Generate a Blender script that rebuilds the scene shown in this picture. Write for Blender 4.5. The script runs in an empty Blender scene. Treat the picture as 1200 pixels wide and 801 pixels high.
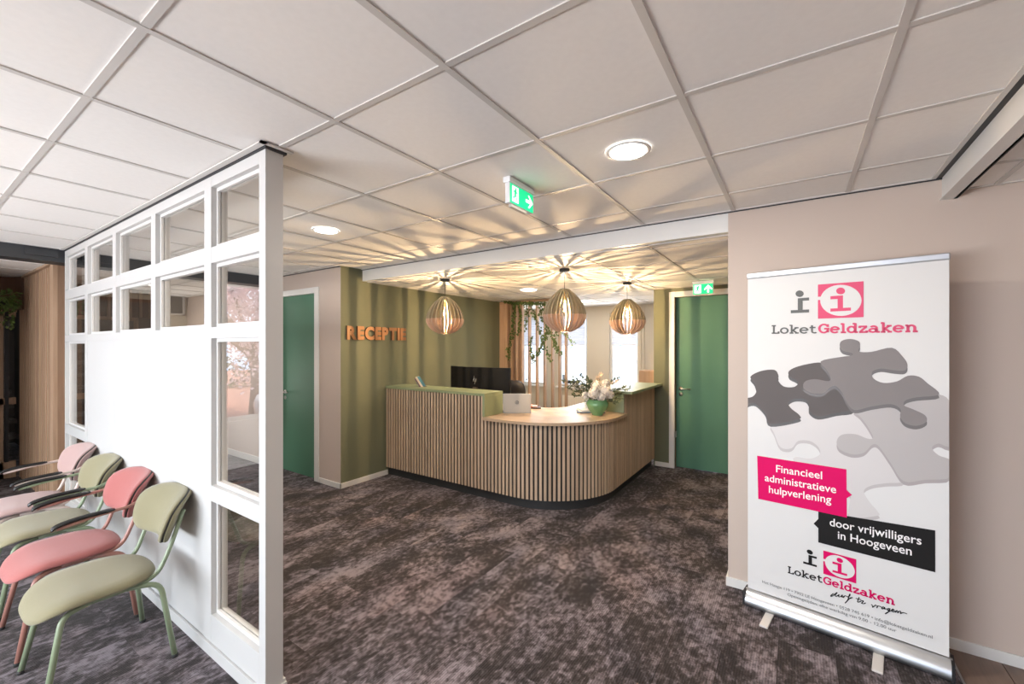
import bpy, bmesh, math, random
from math import sin, cos, pi, sqrt, atan2, radians
from mathutils import Vector, Matrix
from mathutils.geometry import tessellate_polygon
random.seed(7)
SC = bpy.context.scene
COL = SC.collection
# ------------------------------------------------------------------ camera
FPX, YAW, HY, CH, H = 496.0, 0.5907, 405.3, 1.614, 2.52
cam_d = bpy.data.cameras.new('camera'); cam = bpy.data.objects.new('camera', cam_d); COL.objects.link(cam)
cam.location = (0, 0, CH); cam.rotation_euler = (pi/2, 0, YAW)
cam_d.sensor_width = 36; cam_d.lens = FPX/1200*36; cam_d.shift_y = (HY-400.5)/1200; cam_d.clip_start = .05
SC.camera = cam
SC.view_settings.view_transform = 'Standard'; SC.view_settings.look = 'None'
SC.view_settings.gamma = 1; SC.view_settings.use_curve_mapping = False
SC.view_settings.exposure = 0.62
# ------------------------------------------------------------------ world
W = bpy.data.worlds.new('sky'); SC.world = W; W.use_nodes = True
wn = W.node_tree; bg = wn.nodes['Background']
tc = wn.nodes.new('ShaderNodeTexCoord'); nz = wn.nodes.new('ShaderNodeTexNoise'); nz.inputs['Scale'].default_value = 2.2; nz.inputs['Detail'].default_value = 5
rp = wn.nodes.new('ShaderNodeValToRGB'); rp.color_ramp.elements[0].position = .42; rp.color_ramp.elements[0].color = (.38, .58, .95, 1)
rp.color_ramp.elements[1].position = .66; rp.color_ramp.elements[1].color = (1, 1, 1, 1)
wn.links.new(tc.outputs['Generated'], nz.inputs['Vector']); wn.links.new(nz.outputs['Fac'], rp.inputs['Fac']); wn.links.new(rp.outputs['Color'], bg.inputs['Color'])
bg.inputs['Strength'].default_value = 3.0
# ------------------------------------------------------------------ sun, daylight lamps at the windows, added fill lamps
def area(name, loc, target, sx, sy, power, color, spread=pi):
    d = bpy.data.lights.new(name, 'AREA'); d.shape = 'RECTANGLE'; d.size = sx; d.size_y = sy; d.energy = power; d.color = color; d.spread = spread
    o = bpy.data.objects.new(name, d); COL.objects.link(o); o.location = loc
    o.rotation_euler = (Vector(target)-Vector(loc)).to_track_quat('-Z', 'Y').to_euler()
    return o
def portal(name, loc, target, sx, sy):
    o = area(name, loc, target, sx, sy, 1, (1, 1, 1)); o.data.cycles.is_portal = True
portal('sky_portal_left', (-6.28, -1.79, 1.54), (0, -1.79, 1.54), 2.8, 1.8)
portal('sky_portal_rear', (-2.6, -3.72, 1.5), (-2.6, 0, 1.5), 4.7, 1.95)
for k_, (xa, xb) in enumerate(((-4.94, -4.36), (-4.05, -3.407), (-2.952, -2.397))): portal('sky_portal_office', ((xa+xb)/2, 7.9, 1.52), ((xa+xb)/2, 5, 1.52), xb-xa, 1.42)
area('rear_window_uplight', (-3.3, -3.42, 1.05), (-2.7, 0, 3.5), 3.4, 1.1, 190, (.95, .98, 1))  # lamp added inside the unseen rear window, tilted up to brighten the ceiling
area('corridor_fill_light', (-8.3, 2.0, 1.0), (-5.8, 2.0, 3.4), 1.2, 1.0, 16, (1, .97, .92))  # added fill lamp hidden behind the partition panel; the corridor end has no glazing
area('daylight_office_window', (-2.68, 7.6, 1.6), (-2.68, 5, 1.2), .5, 1.2, 9, (.95, .98, 1))
area('daylight_office_window_middle', (-3.75, 7.6, 1.6), (-3.5, 5, 1.2), .6, 1.2, 9, (.95, .98, 1))
area('daylight_office_window_left', (-4.65, 7.6, 1.6), (-4.2, 5, 1.2), .5, 1.2, 8, (.95, .98, 1))
sun_d = bpy.data.lights.new('sun', 'SUN'); sun_d.energy = 7.0; sun_d.angle = .01; sun_d.color = (1, .95, .87)
sun = bpy.data.objects.new('sun', sun_d); COL.objects.link(sun); sun.location = (-10, 4, 12)
sun.rotation_euler = Vector((-.3, .35, -1)).to_track_quat('-Z', 'Y').to_euler()

# ------------------------------------------------------------------ materials
def newmat(name):
    m = bpy.data.materials.new(name); m.use_nodes = True
    return m, m.node_tree, m.node_tree.nodes['Principled BSDF']
def mat(name, col, rough=.5, metal=0, bump=0, bscale=200, vary=0, vscale=3, sheen=0, emit=None, estr=0, spec=.5, coat=0):
    m, nt, b = newmat(name); N = nt.nodes.new; L = nt.links.new
    b.inputs['Base Color'].default_value = (*col, 1); b.inputs['Roughness'].default_value = rough; b.inputs['Metallic'].default_value = metal
    b.inputs['Specular IOR Level'].default_value = spec
    if coat: b.inputs['Coat Weight'].default_value = coat
    if sheen: b.inputs['Sheen Weight'].default_value = sheen
    if emit: b.inputs['Emission Color'].default_value = (*emit, 1); b.inputs['Emission Strength'].default_value = estr
    t = N('ShaderNodeTexCoord')
    if vary:
        n = N('ShaderNodeTexNoise'); n.inputs['Scale'].default_value = vscale; n.inputs['Detail'].default_value = 4; L(t.outputs['Object'], n.inputs['Vector'])
        h = N('ShaderNodeHueSaturation'); h.inputs['Color'].default_value = (*col, 1)
        r = N('ShaderNodeMapRange'); r.inputs['From Min'].default_value = .3; r.inputs['From Max'].default_value = .7
        r.inputs['To Min'].default_value = 1-vary; r.inputs['To Max'].default_value = 1+vary
        L(n.outputs['Fac'], r.inputs['Value']); L(r.outputs['Result'], h.inputs['Value']); L(h.outputs['Color'], b.inputs['Base Color'])
    if bump:
        n = N('ShaderNodeTexNoise'); n.inputs['Scale'].default_value = bscale; n.inputs['Detail'].default_value = 3; L(t.outputs['Object'], n.inputs['Vector'])
        bp_ = N('ShaderNodeBump'); bp_.inputs['Strength'].default_value = bump; bp_.inputs['Distance'].default_value = .002
        L(n.outputs['Fac'], bp_.inputs['Height']); L(bp_.outputs['Normal'], b.inputs['Normal'])
    return m
def wood(name, c1, c2, rough=.5, sc=(18, 18, 1.2), rnd=.12):
    m, nt, b = newmat(name); N = nt.nodes.new; L = nt.links.new
    t = N('ShaderNodeTexCoord'); mp = N('ShaderNodeMapping'); mp.inputs['Scale'].default_value = sc
    oi = N('ShaderNodeObjectInfo'); ad = N('ShaderNodeVectorMath'); ad.operation = 'ADD'
    cx = N('ShaderNodeCombineXYZ'); mu = N('ShaderNodeMath'); mu.operation = 'MULTIPLY'; mu.inputs[1].default_value = 37
    L(oi.outputs['Random'], mu.inputs[0]); L(mu.outputs[0], cx.inputs['X']); L(mu.outputs[0], cx.inputs['Z'])
    L(t.outputs['Object'], ad.inputs[0]); L(cx.outputs[0], ad.inputs[1]); L(ad.outputs[0], mp.inputs['Vector'])
    n = N('ShaderNodeTexNoise'); n.inputs['Scale'].default_value = 1.6; n.inputs['Detail'].default_value = 7; n.inputs['Roughness'].default_value = .62; n.inputs['Distortion'].default_value = .5
    L(mp.outputs[0], n.inputs['Vector'])
    r = N('ShaderNodeValToRGB'); r.color_ramp.elements[0].position = .3; r.color_ramp.elements[0].color = (*c1, 1); r.color_ramp.elements[1].position = .7; r.color_ramp.elements[1].color = (*c2, 1)
    L(n.outputs['Fac'], r.inputs['Fac'])
    h = N('ShaderNodeHueSaturation'); mr = N('ShaderNodeMapRange'); mr.inputs['To Min'].default_value = 1-rnd; mr.inputs['To Max'].default_value = 1+rnd
    L(oi.outputs['Random'], mr.inputs['Value']); L(mr.outputs[0], h.inputs['Value']); L(r.outputs[0], h.inputs['Color']); L(h.outputs[0], b.inputs['Base Color'])
    b.inputs['Roughness'].default_value = rough
    bp_ = N('ShaderNodeBump'); bp_.inputs['Strength'].default_value = .12; bp_.inputs['Distance'].default_value = .002; L(n.outputs['Fac'], bp_.inputs['Height']); L(bp_.outputs[0], b.inputs['Normal'])
    return m
def carpet_mat():
    m, nt, b = newmat('carpet'); N = nt.nodes.new; L = nt.links.new
    t = N('ShaderNodeTexCoord'); oi = N('ShaderNodeObjectInfo'); geo = N('ShaderNodeNewGeometry')
    cx = N('ShaderNodeCombineXYZ'); mu = N('ShaderNodeMath'); mu.operation = 'MULTIPLY'; mu.inputs[1].default_value = .35
    L(oi.outputs['Random'], mu.inputs[0]); L(mu.outputs[0], cx.inputs['X']); L(mu.outputs[0], cx.inputs['Y'])
    ad = N('ShaderNodeVectorMath'); ad.operation = 'ADD'; L(geo.outputs['Position'], ad.inputs[0]); L(cx.outputs[0], ad.inputs[1])
    mp = N('ShaderNodeMapping'); mp.inputs['Scale'].default_value = (1.35, .8, 1); L(ad.outputs[0], mp.inputs['Vector'])
    def noise(scale, det, rough, dist=0):
        n = N('ShaderNodeTexNoise'); n.inputs['Scale'].default_value = scale; n.inputs['Detail'].default_value = det; n.inputs['Roughness'].default_value = rough; n.inputs['Distortion'].default_value = dist
        L(mp.outputs[0], n.inputs['Vector']); return n
    def ramp(n, p0, p1, c0=(0, 0, 0), c1=(1, 1, 1)):
        r = N('ShaderNodeValToRGB'); r.color_ramp.elements[0].position = p0; r.color_ramp.elements[1].position = p1
        r.color_ramp.elements[0].color = (*c0, 1); r.color_ramp.elements[1].color = (*c1, 1); L(n.outputs['Fac'], r.inputs['Fac']); return r
    big = noise(2.6, 7, .66, .15); sm = noise(24, 3, .66, .3); hue = noise(1.0, 3, .5)
    mixf = N('ShaderNodeMix'); mixf.data_type = 'FLOAT'; mixf.inputs[0].default_value = .42
    L(big.outputs['Fac'], mixf.inputs[2]); L(sm.outputs['Fac'], mixf.inputs[3])
    r1 = N('ShaderNodeValToRGB'); cr = r1.color_ramp
    cr.elements[0].position = .445; cr.elements[0].color = (.024, .0185, .018, 1)
    cr.elements[1].position = .60; cr.elements[1].color = (.23, .20, .222, 1)
    for p_, c_ in ((.455, (.043, .034, .034)), (.485, (.047, .038, .039)), (.492, (.076, .062, .067)), (.512, (.076, .062, .067)), (.519, (.128, .107, .118)), (.553, (.134, .113, .125)), (.56, (.19, .164, .182))):
        e = cr.elements.new(p_); e.color = (*c_, 1)
    L(mixf.outputs[0], r1.inputs['Fac'])
    rr = ramp(hue, .52, .68)
    mx = N('ShaderNodeMix'); mx.data_type = 'RGBA'; mx.blend_type = 'MULTIPLY'; mx.inputs[7].default_value = (1.06, .96, .92, 1)
    L(rr.outputs[0], mx.inputs[0]); L(r1.outputs[0], mx.inputs[6])
    rib = N('ShaderNodeTexWave'); rib.inputs['Scale'].default_value = 26; rib.inputs['Distortion'].default_value = 1.2; rib.inputs['Detail'].default_value = 2; rib.bands_direction = 'X'
    L(t.outputs['Object'], rib.inputs['Vector'])
    mr = N('ShaderNodeMapRange'); mr.inputs['To Min'].default_value = .78; mr.inputs['To Max'].default_value = 1.16; L(rib.outputs['Fac'], mr.inputs['Value'])
    h = N('ShaderNodeHueSaturation'); L(mr.outputs[0], h.inputs['Value']); L(mx.outputs[2], h.inputs['Color']); L(h.outputs[0], b.inputs['Base Color'])
    b.inputs['Roughness'].default_value = .95; b.inputs['Specular IOR Level'].default_value = .15; b.inputs['Sheen Weight'].default_value = .1
    fn = N('ShaderNodeTexNoise'); fn.inputs['Scale'].default_value = 350; L(t.outputs['Object'], fn.inputs['Vector'])
    a2 = N('ShaderNodeMath'); a2.operation = 'ADD'; L(fn.outputs['Fac'], a2.inputs[0]); L(rib.outputs['Fac'], a2.inputs[1])
    bp_ = N('ShaderNodeBump'); bp_.inputs['Strength'].default_value = .5; bp_.inputs['Distance'].default_value = .003; L(a2.outputs[0], bp_.inputs['Height']); L(bp_.outputs[0], b.inputs['Normal'])
    return m
def glass_mat(name, tint=(.96, .97, .965), refl=1.0):
    m = bpy.data.materials.new(name); m.use_nodes = True; nt = m.node_tree; nt.nodes.clear(); N = nt.nodes.new; L = nt.links.new
    o = N('ShaderNodeOutputMaterial'); mx = N('ShaderNodeMixShader'); tr = N('ShaderNodeBsdfTransparent'); gl = N('ShaderNodeBsdfGlossy'); fr = N('ShaderNodeFresnel')
    mu = N('ShaderNodeMath'); mu.operation = 'MULTIPLY'; mu.inputs[1].default_value = refl; mu.use_clamp = True
    fr.inputs['IOR'].default_value = 1.5; tr.inputs['Color'].default_value = (*tint, 1); gl.inputs['Roughness'].default_value = 0.0
    ge = N('ShaderNodeNewGeometry'); iv = N('ShaderNodeMath'); iv.operation = 'SUBTRACT'; iv.inputs[0].default_value = 1; L(ge.outputs['Backfacing'], iv.inputs[1])
    m2 = N('ShaderNodeMath'); m2.operation = 'MULTIPLY'; L(mu.outputs[0], m2.inputs[0]); L(iv.outputs[0], m2.inputs[1])   # the pane reflects once, on the side the light enters
    L(fr.outputs[0], mu.inputs[0]); L(m2.outputs[0], mx.inputs[0]); L(tr.outputs[0], mx.inputs[1]); L(gl.outputs[0], mx.inputs[2]); L(mx.outputs[0], o.inputs['Surface'])
    return m
def emit_mat(name, col, s):
    m, nt, b = newmat(name); b.inputs['Base Color'].default_value = (*col, 1); b.inputs['Emission Color'].default_value = (*col, 1); b.inputs['Emission Strength'].default_value = s
    return m
M = {}
M['wallpink'] = mat('pink_beige_paint', (0.565, 0.475, 0.415), .8, bump=.15, bscale=160)
M['wallcream'] = mat('cream_paint', (0.612, 0.561, 0.468), .8, bump=.15, bscale=160)
M['wallwhite'] = mat('white_wall_paint', (.78, .76, .73), .8, bump=.1, bscale=160)
M['green'] = mat('olive_green_paint', (0.148, 0.158, 0.100), .75, bump=.15, bscale=160)
M['greenlam'] = mat('sage_green_laminate', (0.279, 0.328, 0.193), .45)
M['white'] = mat('white_satin_paint', (0.722, 0.718, 0.696), .38, bump=.04, bscale=60)
M['partwhite'] = mat('white_partition_lacquer', (.545, .542, .53), .4)
M['whitebead'] = mat('white_glazing_bead', (0.66, 0.655, 0.64), .3)
M['tile'] = mat('mineral_ceiling_tile', (.89, .875, .85), .95, bump=.25, bscale=26, vary=.015, vscale=40)
M['tbar'] = mat('ceiling_rail', (.63, .61, .585), .5)
M['black'] = mat('black_metal', (.02, .02, .022), .45)
M['shadowgap'] = mat('dark_shadow_strip', (.035, .035, .038), .6)
M['beam'] = mat('anthracite_beam', (.035, .038, .042), .5)
M['oak'] = wood('light_oak_slat', (0.476, 0.353, 0.246), (0.629, 0.489, 0.365))
M['oakh'] = wood('oak_worktop', (0.459, 0.328, 0.221), (0.590, 0.451, 0.320), .4, sc=(1.2, 16, 16), rnd=0)
M['oakbox'] = wood('oak_cabinet', (0.476, 0.289, 0.162), (0.561, 0.365, 0.221))
M['oakred'] = wood('warm_oak_slat', (0.383, 0.246, 0.157), (0.510, 0.348, 0.234))
M['oakshade'] = wood('shaded_oak_core', (.25, .145, .09), (.34, .21, .13))  # oak darkened in its colour to put shade between the slats
M['brown'] = mat('dark_brown_wood', (.13, .07, .045), .6)
M['backing'] = mat('dark_slat_backing', (.028, .026, .026), .8)
M['plinth'] = mat('anthracite_plinth', (.035, .037, .04), .45)
M['carpet'] = carpet_mat()
M['vinyl'] = wood('brown_vinyl_plank', (.13, .085, .065), (.23, .16, .125), .4, sc=(9, 1, 9), rnd=.1)
M['door'] = mat('green_door_laminate', (.080, .205, .135), .5, vary=.03, spec=.3)
M['jamb'] = mat('brown_door_edge', (.22, .12, .08), .5)
M['steel'] = mat('brushed_steel', (.6, .59, .57), .28, 1)
M['alu'] = mat('anodised_aluminium', (.56, .58, .60), .35, .9)
M['glass'] = glass_mat('clear_glass', (.98, .985, .98), 1.9)
M['glasswin'] = glass_mat('window_glass', (.95, .97, .97), 1.2)
M['glassdark'] = mat('dark_door_glass', (.02, .02, .022), .08)
M['lamp'] = emit_mat('lit_downlight_diffuser', (1, .97, .92), 9)
M['ringwhite'] = mat('white_lamp_ring', (.85, .85, .83), .4)
M['fin_top'] = mat('grey_green_lacquered_fin', (.30, .275, .20), .6)
M['fin_bot'] = mat('pale_pink_lacquered_fin', (.58, .42, .34), .6)
M['bulb'] = emit_mat('warm_bulb', (1, .70, .36), 75)
M['bulbglass'] = glass_mat('clear_bulb_glass', (1, .93, .82), 1)
M['brass'] = mat('bronze_socket', (.12, .08, .04), .35, .8)
M['cord'] = mat('textile_cord', (.05, .04, .035), .8)
M['f_green'] = mat('sage_green_upholstery', (0.245, 0.222, 0.13), .9, bump=.35, bscale=700, vary=.04, vscale=300, sheen=.25)
M['f_pink'] = mat('coral_pink_upholstery', (0.38, 0.122, 0.112), .9, bump=.35, bscale=700, vary=.04, vscale=300, sheen=.25)
M['f_pale'] = mat('pale_pink_upholstery', (0.43, 0.29, 0.27), .9, bump=.35, bscale=700, vary=.04, vscale=300, sheen=.25)
M['t_green'] = mat('sage_green_lacquered_tube', (0.255, 0.315, 0.203), .38)
M['t_pink'] = mat('dusty_pink_lacquered_tube', (0.390, 0.188, 0.150), .38)
M['t_pale'] = mat('cream_pink_lacquered_tube', (0.629, 0.510, 0.459), .38)
M['seam'] = mat('black_seam', (.03, .03, .03), .6)
M['pad'] = mat('black_glossy_armrest', (.012, .012, .012), .12)
M['rubber'] = mat('rubber_foot', (.03, .03, .03), .8)
M['exitgreen'] = emit_mat('lit_exit_green', (.0, .50, .20), .72)
M['exitwhite'] = emit_mat('lit_exit_white', (.93, 1, .96), .9)
M['plastic'] = mat('clear_white_plastic', (.78, .79, .80), .2)
M['copper'] = wood('stained_wood_letter', (0.340, 0.145, 0.051), (0.425, 0.200, 0.076), .5)
M['edge'] = mat('dark_letter_edge', (.12, .05, .02), .6)
M['screenblk'] = mat('black_monitor_plastic', (.005, .005, .006), .5, spec=.25)
M['logo'] = mat('silver_emblem', (.65, .62, .58), .25, .9)
M['logodark'] = mat('dark_emblem', (.08, .07, .07), .25, .6)
M['laptop'] = mat('silver_laptop', (.50, .52, .53), .45, .15)
M['keys'] = mat('laptop_keys', (.12, .12, .13), .5)
M['chairblk'] = mat('dark_brown_leatherette', (0.018, 0.014, 0.013), .45)
M['vase'] = mat('green_glazed_ceramic', (0.117, 0.297, 0.135), .18, coat=.5)
M['leaf'] = mat('eucalyptus_leaf', (.10, .135, .07), .6, vary=.25, vscale=30)
M['leaf2'] = mat('ivy_leaf', (.09, .14, .03), .5, vary=.35, vscale=25)
M['leafbright'] = mat('bright_green_leaf', (.26, .40, .08), .5)
M['stem'] = mat('brown_stem', (.12, .08, .04), .7)
M['petal'] = mat('cream_white_petal', (0.828, 0.792, 0.738), .7, vary=.06, vscale=60)
M['blushpetal'] = mat('beige_dried_flower', (.76, .64, .50), .8, vary=.1, vscale=60)
M['paper'] = mat('white_paper', (.80, .80, .80), .7)
M['bluepaper'] = mat('blue_magazine_cover', (.18, .24, .34), .4)
M['pinkpaper'] = mat('pale_pink_leaflet', (.75, .52, .48), .5)
M['yellowpaper'] = mat('pale_yellow_leaflet', (.80, .70, .42), .5)
M['redpaper'] = mat('dark_red_leaflet', (.35, .05, .05), .5)
M['tealpaper'] = mat('teal_leaflet', (.04, .17, .24), .5)
M['orangepaper'] = mat('orange_booklet_cover', (.85, .22, .04), .4)
M['darkfolder'] = mat('dark_folder', (.09, .05, .045), .5)
M['blind'] = mat('pleated_grey_blind', (.72, .72, .74), .8)
nt_ = M['blind'].node_tree; tl_ = nt_.nodes.new('ShaderNodeBsdfTranslucent'); tl_.inputs['Color'].default_value = (.62, .62, .66, 1); ms_ = nt_.nodes.new('ShaderNodeMixShader'); ms_.inputs[0].default_value = .45
nt_.links.new(nt_.nodes['Principled BSDF'].outputs[0], ms_.inputs[1]); nt_.links.new(tl_.outputs[0], ms_.inputs[2]); nt_.links.new(ms_.outputs[0], nt_.nodes['Material Output'].inputs['Surface'])
M['radiator'] = mat('cream_radiator_enamel', (.78, .72, .62), .35)
M['bn_white'] = mat('white_banner_film', (0.684, 0.684, 0.679), .6, spec=.18)
M['bn_magenta'] = mat('magenta_print', (.66, 0, .115), .6, spec=.18)
M['bn_rose'] = mat('rose_print', (.68, .095, .19), .6, spec=.18)
M['bn_black'] = mat('black_print', (.012, .011, .011), .6, spec=.18)
M['bn_grey'] = mat('dark_grey_print', (.14, .145, .145), .6, spec=.18)
M['bn_text'] = mat('white_print', (.86, .84, .84), .6, spec=.18)
M['pz_dark'] = mat('dark_puzzle_print', (0.124, 0.112, 0.112), .6, spec=.18)
M['pz_dark_side'] = mat('darkest_puzzle_edge_print', (.075, .07, .07), .45)
M['pz_mid'] = mat('mid_grey_puzzle_print', (0.230, 0.212, 0.212), .6, spec=.18)
M['pz_mid_side'] = mat('mid_puzzle_edge_print', (.13, .12, .12), .45)
M['pz_light'] = mat('light_grey_puzzle_print', (0.425, 0.399, 0.395), .45)
M['pz_light_side'] = mat('light_puzzle_edge_print', (.36, .33, .33), .45)
M['pz_pale'] = mat('pale_puzzle_print', (0.598, 0.576, 0.572), .45)
M['pz_pale_side'] = mat('pale_puzzle_edge_print', (0.475, 0.449, 0.449), .45)
M['brick'] = mat('red_brick_paver', (.45, .20, .14), .9, vary=.15, vscale=8)
M['bark'] = mat('cherry_bark', (.13, .09, .08), .9, bump=.5, bscale=30)
M['blossom'] = mat('pink_cherry_blossom', (.92, .72, .72), .8, vary=.12, vscale=4)
M['carwhite'] = mat('white_car_paint', (.75, .76, .77), .25, coat=.6)
M['carglass'] = mat('pale_car_glass', (.6, .63, .66), .1)
M['hedge'] = mat('far_hedge_leaf', (.10, .15, .05), .8, vary=.3, vscale=5)
M['facade'] = mat('pale_facade_render', (.62, .60, .57), .9)

# ------------------------------------------------------------------ mesh helpers
class MB:
    def __init__(s): s.v = []; s.f = []; s.mi = []; s.sm = []
    def add(s, vs, fs, mi=0, smooth=False):
        o = len(s.v); s.v += [tuple(v) for v in vs]; s.f += [tuple(i+o for i in f) for f in fs]; s.mi += [mi]*len(fs); s.sm += [smooth]*len(fs); return s
    def box(s, x0, x1, y0, y1, z0, z1, mi=0):
        vs = [(x, y, z) for z in (z0, z1) for y in (y0, y1) for x in (x0, x1)]
        return s.add(vs, [(0, 2, 3, 1), (4, 5, 7, 6), (0, 1, 5, 4), (2, 6, 7, 3), (0, 4, 6, 2), (1, 3, 7, 5)], mi)
    def prism(s, pts, z0, z1, mi=0, mi_side=None):
        """flat outline (x,y) extruded from z0 to z1"""
        n = len(pts); P = [Vector((p[0], p[1], 0)) for p in pts]
        tri = tessellate_polygon([P]); A = sum(P[i].x*P[(i+1) % n].y-P[(i+1) % n].x*P[i].y for i in range(n))
        def up(t):
            a, b, c = (P[i] for i in t); return t if (b-a).cross(c-a).z > 0 else t[::-1]
        tri = [up(tuple(t)) for t in tri]
        vs = [(p[0], p[1], z0) for p in pts]+[(p[0], p[1], z1) for p in pts]
        s.add(vs, [tuple(i+n for i in t) for t in tri]+[t[::-1] for t in tri], mi)
        side = [(i, (i+1) % n, n+(i+1) % n, n+i) if A > 0 else (n+i, n+(i+1) % n, (i+1) % n, i) for i in range(n)]
        o = len(s.v)-2*n; s.f += [tuple(i+o for i in f) for f in side]; s.mi += [mi if mi_side is None else mi_side]*n; s.sm += [False]*n
        return s
    def tube(s, pts, r, n=10, mi=0, caps=True):
        P = [Vector(p) for p in pts]; R = r if isinstance(r, (list, tuple)) else [r]*len(P)
        vs = []; up = None
        for i, p in enumerate(P):
            t = ((P[i+1]-p).normalized() if i < len(P)-1 else Vector()) + ((p-P[i-1]).normalized() if i else Vector()); t.normalize()
            if up is None: up = Vector((0, 0, 1)) if abs(t.z) < .9 else Vector((1, 0, 0))
            a = t.cross(up); a.normalize(); b = a.cross(t); b.normalize(); up = b
            for k in range(n): vs.append(p+(a*cos(2*pi*k/n)+b*sin(2*pi*k/n))*R[i])
        fs = []
        for i in range(len(P)-1):
            for k in range(n): fs.append((i*n+k, (i+1)*n+k, (i+1)*n+(k+1) % n, i*n+(k+1) % n))
        if caps: fs += [tuple(range(n)), tuple(reversed([(len(P)-1)*n+k for k in range(n)]))]
        return s.add(vs, fs, mi, True)
    def lathe(s, prof, c=(0, 0, 0), n=32, mi=0, sy=1):
        vs = []; fs = []
        for (r, z) in prof:
            for k in range(n): vs.append((c[0]+r*cos(2*pi*k/n), c[1]+r*sy*sin(2*pi*k/n), c[2]+z))
        for i in range(len(prof)-1):
            for k in range(n): fs.append((i*n+k, i*n+(k+1) % n, (i+1)*n+(k+1) % n, (i+1)*n+k))
        return s.add(vs, fs, mi, True)
    def leaf(s, p, d, up, L, w, mi=0):
        d = Vector(d).normalized(); a = d.cross(Vector(up)); 
        if a.length < 1e-3: a = d.orthogonal()
        a.normalize(); n = a.cross(d); p = Vector(p)
        s.add([p, p+d*L*.35+a*w+n*w*.25, p+d*L*.8+a*w*.55, p+d*L, p+d*L*.8-a*w*.55, p+d*L*.35-a*w+n*w*.25, p+d*L*.5-n*w*.1], [(0, 1, 6), (1, 2, 6), (2, 3, 6), (3, 4, 6), (4, 5, 6), (5, 0, 6)], mi)
    def xf(s, Mx): s.v = [tuple(Mx @ Vector(v)) for v in s.v]; return s
    def mesh(s, name, mats):
        me = bpy.data.meshes.new(name); me.from_pydata(s.v, [], s.f); me.update()
        for m in (mats if isinstance(mats, (list, tuple)) else [mats]): me.materials.append(m)
        me.polygons.foreach_set('material_index', s.mi); me.polygons.foreach_set('use_smooth', s.sm)
        return me
    def build(s, name, mats, parent=None, loc=(0, 0, 0), rot=(0, 0, 0), bevel=0, **kw):
        o = bpy.data.objects.new(name, s.mesh(name, mats)); COL.objects.link(o); o.location = loc; o.rotation_euler = rot
        if parent is not None: o.parent = parent
        if bevel:
            b = o.modifiers.new('bevel', 'BEVEL'); b.width = bevel; b.segments = 2; b.limit_method = 'ANGLE'; b.angle_limit = radians(50)
        for k, v in kw.items(): o[k] = v
        return o
def place(name, me, parent=None, loc=(0, 0, 0), rot=(0, 0, 0), scale=None, **kw):
    o = bpy.data.objects.new(name, me); COL.objects.link(o); o.location = loc; o.rotation_euler = rot
    if scale: o.scale = scale
    if parent is not None: o.parent = parent
    for k, v in kw.items(): o[k] = v
    return o
def thing(name, label, cat, loc=(0, 0, 0), rz=0, group=None, **kw):
    o = bpy.data.objects.new(name, None); COL.objects.link(o); o.location = loc; o.rotation_euler = (0, 0, rz); o.empty_display_size = .1
    o['label'] = label; o['category'] = cat
    if group: o['group'] = group
    return o
def struct(name, loc=(0, 0, 0)):
    o = bpy.data.objects.new(name, None); COL.objects.link(o); o.location = loc; o.empty_display_size = .1; o['kind'] = 'structure'; return o
def children(o, objs): return [c for c in objs if c.parent == o]
def copy_tree(root, loc, rz, label=None):
    allo = list(COL.objects); r = root.copy(); COL.objects.link(r); r.location = loc; r.rotation_euler = (0, 0, rz)
    if label: r['label'] = label
    for ch in children(root, allo):
        c = ch.copy(); COL.objects.link(c); c.parent = r
        for g in children(ch, allo): d = g.copy(); COL.objects.link(d); d.parent = c
    return r
def sm_path(pts, n=6, closed=False):
    """Catmull-Rom through the points"""
    P = [Vector((*p, 0)) if len(p) == 2 else Vector(p) for p in pts]; m = len(P); out = []
    rng = m if closed else m-1
    for i in range(rng):
        if closed: p0, p1, p2, p3 = P[(i-1) % m], P[i], P[(i+1) % m], P[(i+2) % m]
        else: p0, p1, p2, p3 = P[max(i-1, 0)], P[i], P[i+1], P[min(i+2, m-1)]
        for k in range(n):
            t = k/n; out.append(.5*((2*p1)+(-p0+p2)*t+(2*p0-5*p1+4*p2-p3)*t*t+(-p0+3*p1-3*p2+p3)*t**3))
    if not closed: out.append(P[-1])
    return out
def bend_path(pts, r=.04, n=5):
    """polyline with rounded corners"""
    P = [Vector(p) for p in pts]; out = [P[0]]
    for i in range(1, len(P)-1):
        a = (P[i-1]-P[i]); b = (P[i+1]-P[i]); q = min(r, a.length*.45, b.length*.45); a = P[i]+a.normalized()*q; b = P[i]+b.normalized()*q
        for k in range(n+1):
            t = k/n; out.append(a*(1-t)**2+P[i]*2*t*(1-t)+b*t*t)
    out.append(P[-1]); return out
def text_mesh(txt, size, depth=0, offset=0, spacing=1, align='LEFT', shear=0, xs=1):
    cu = bpy.data.curves.new('text', 'FONT'); cu.body = txt; cu.size = size; cu.extrude = depth; cu.offset = offset; cu.space_character = spacing; cu.align_x = align; cu.shear = shear; cu.resolution_u = 3
    o = bpy.data.objects.new('text', cu); COL.objects.link(o); dg = bpy.context.evaluated_depsgraph_get(); dg.update()
    me = bpy.data.meshes.new_from_object(o.evaluated_get(dg)); bpy.data.objects.remove(o); bpy.data.curves.remove(cu)
    return me
def ray(x, y):
    u = (x-600)/FPX; v = (HY-y)/FPX
    return Vector((-sin(YAW)+u*cos(YAW), cos(YAW)+u*sin(YAW), v))
def at(x, y, z=None, X=None, Y=None):
    r = ray(x, y); t = (z-CH)/r.z if z is not None else (X/r.x if X is not None else Y/r.y)
    return Vector((0, 0, CH))+r*t

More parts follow.
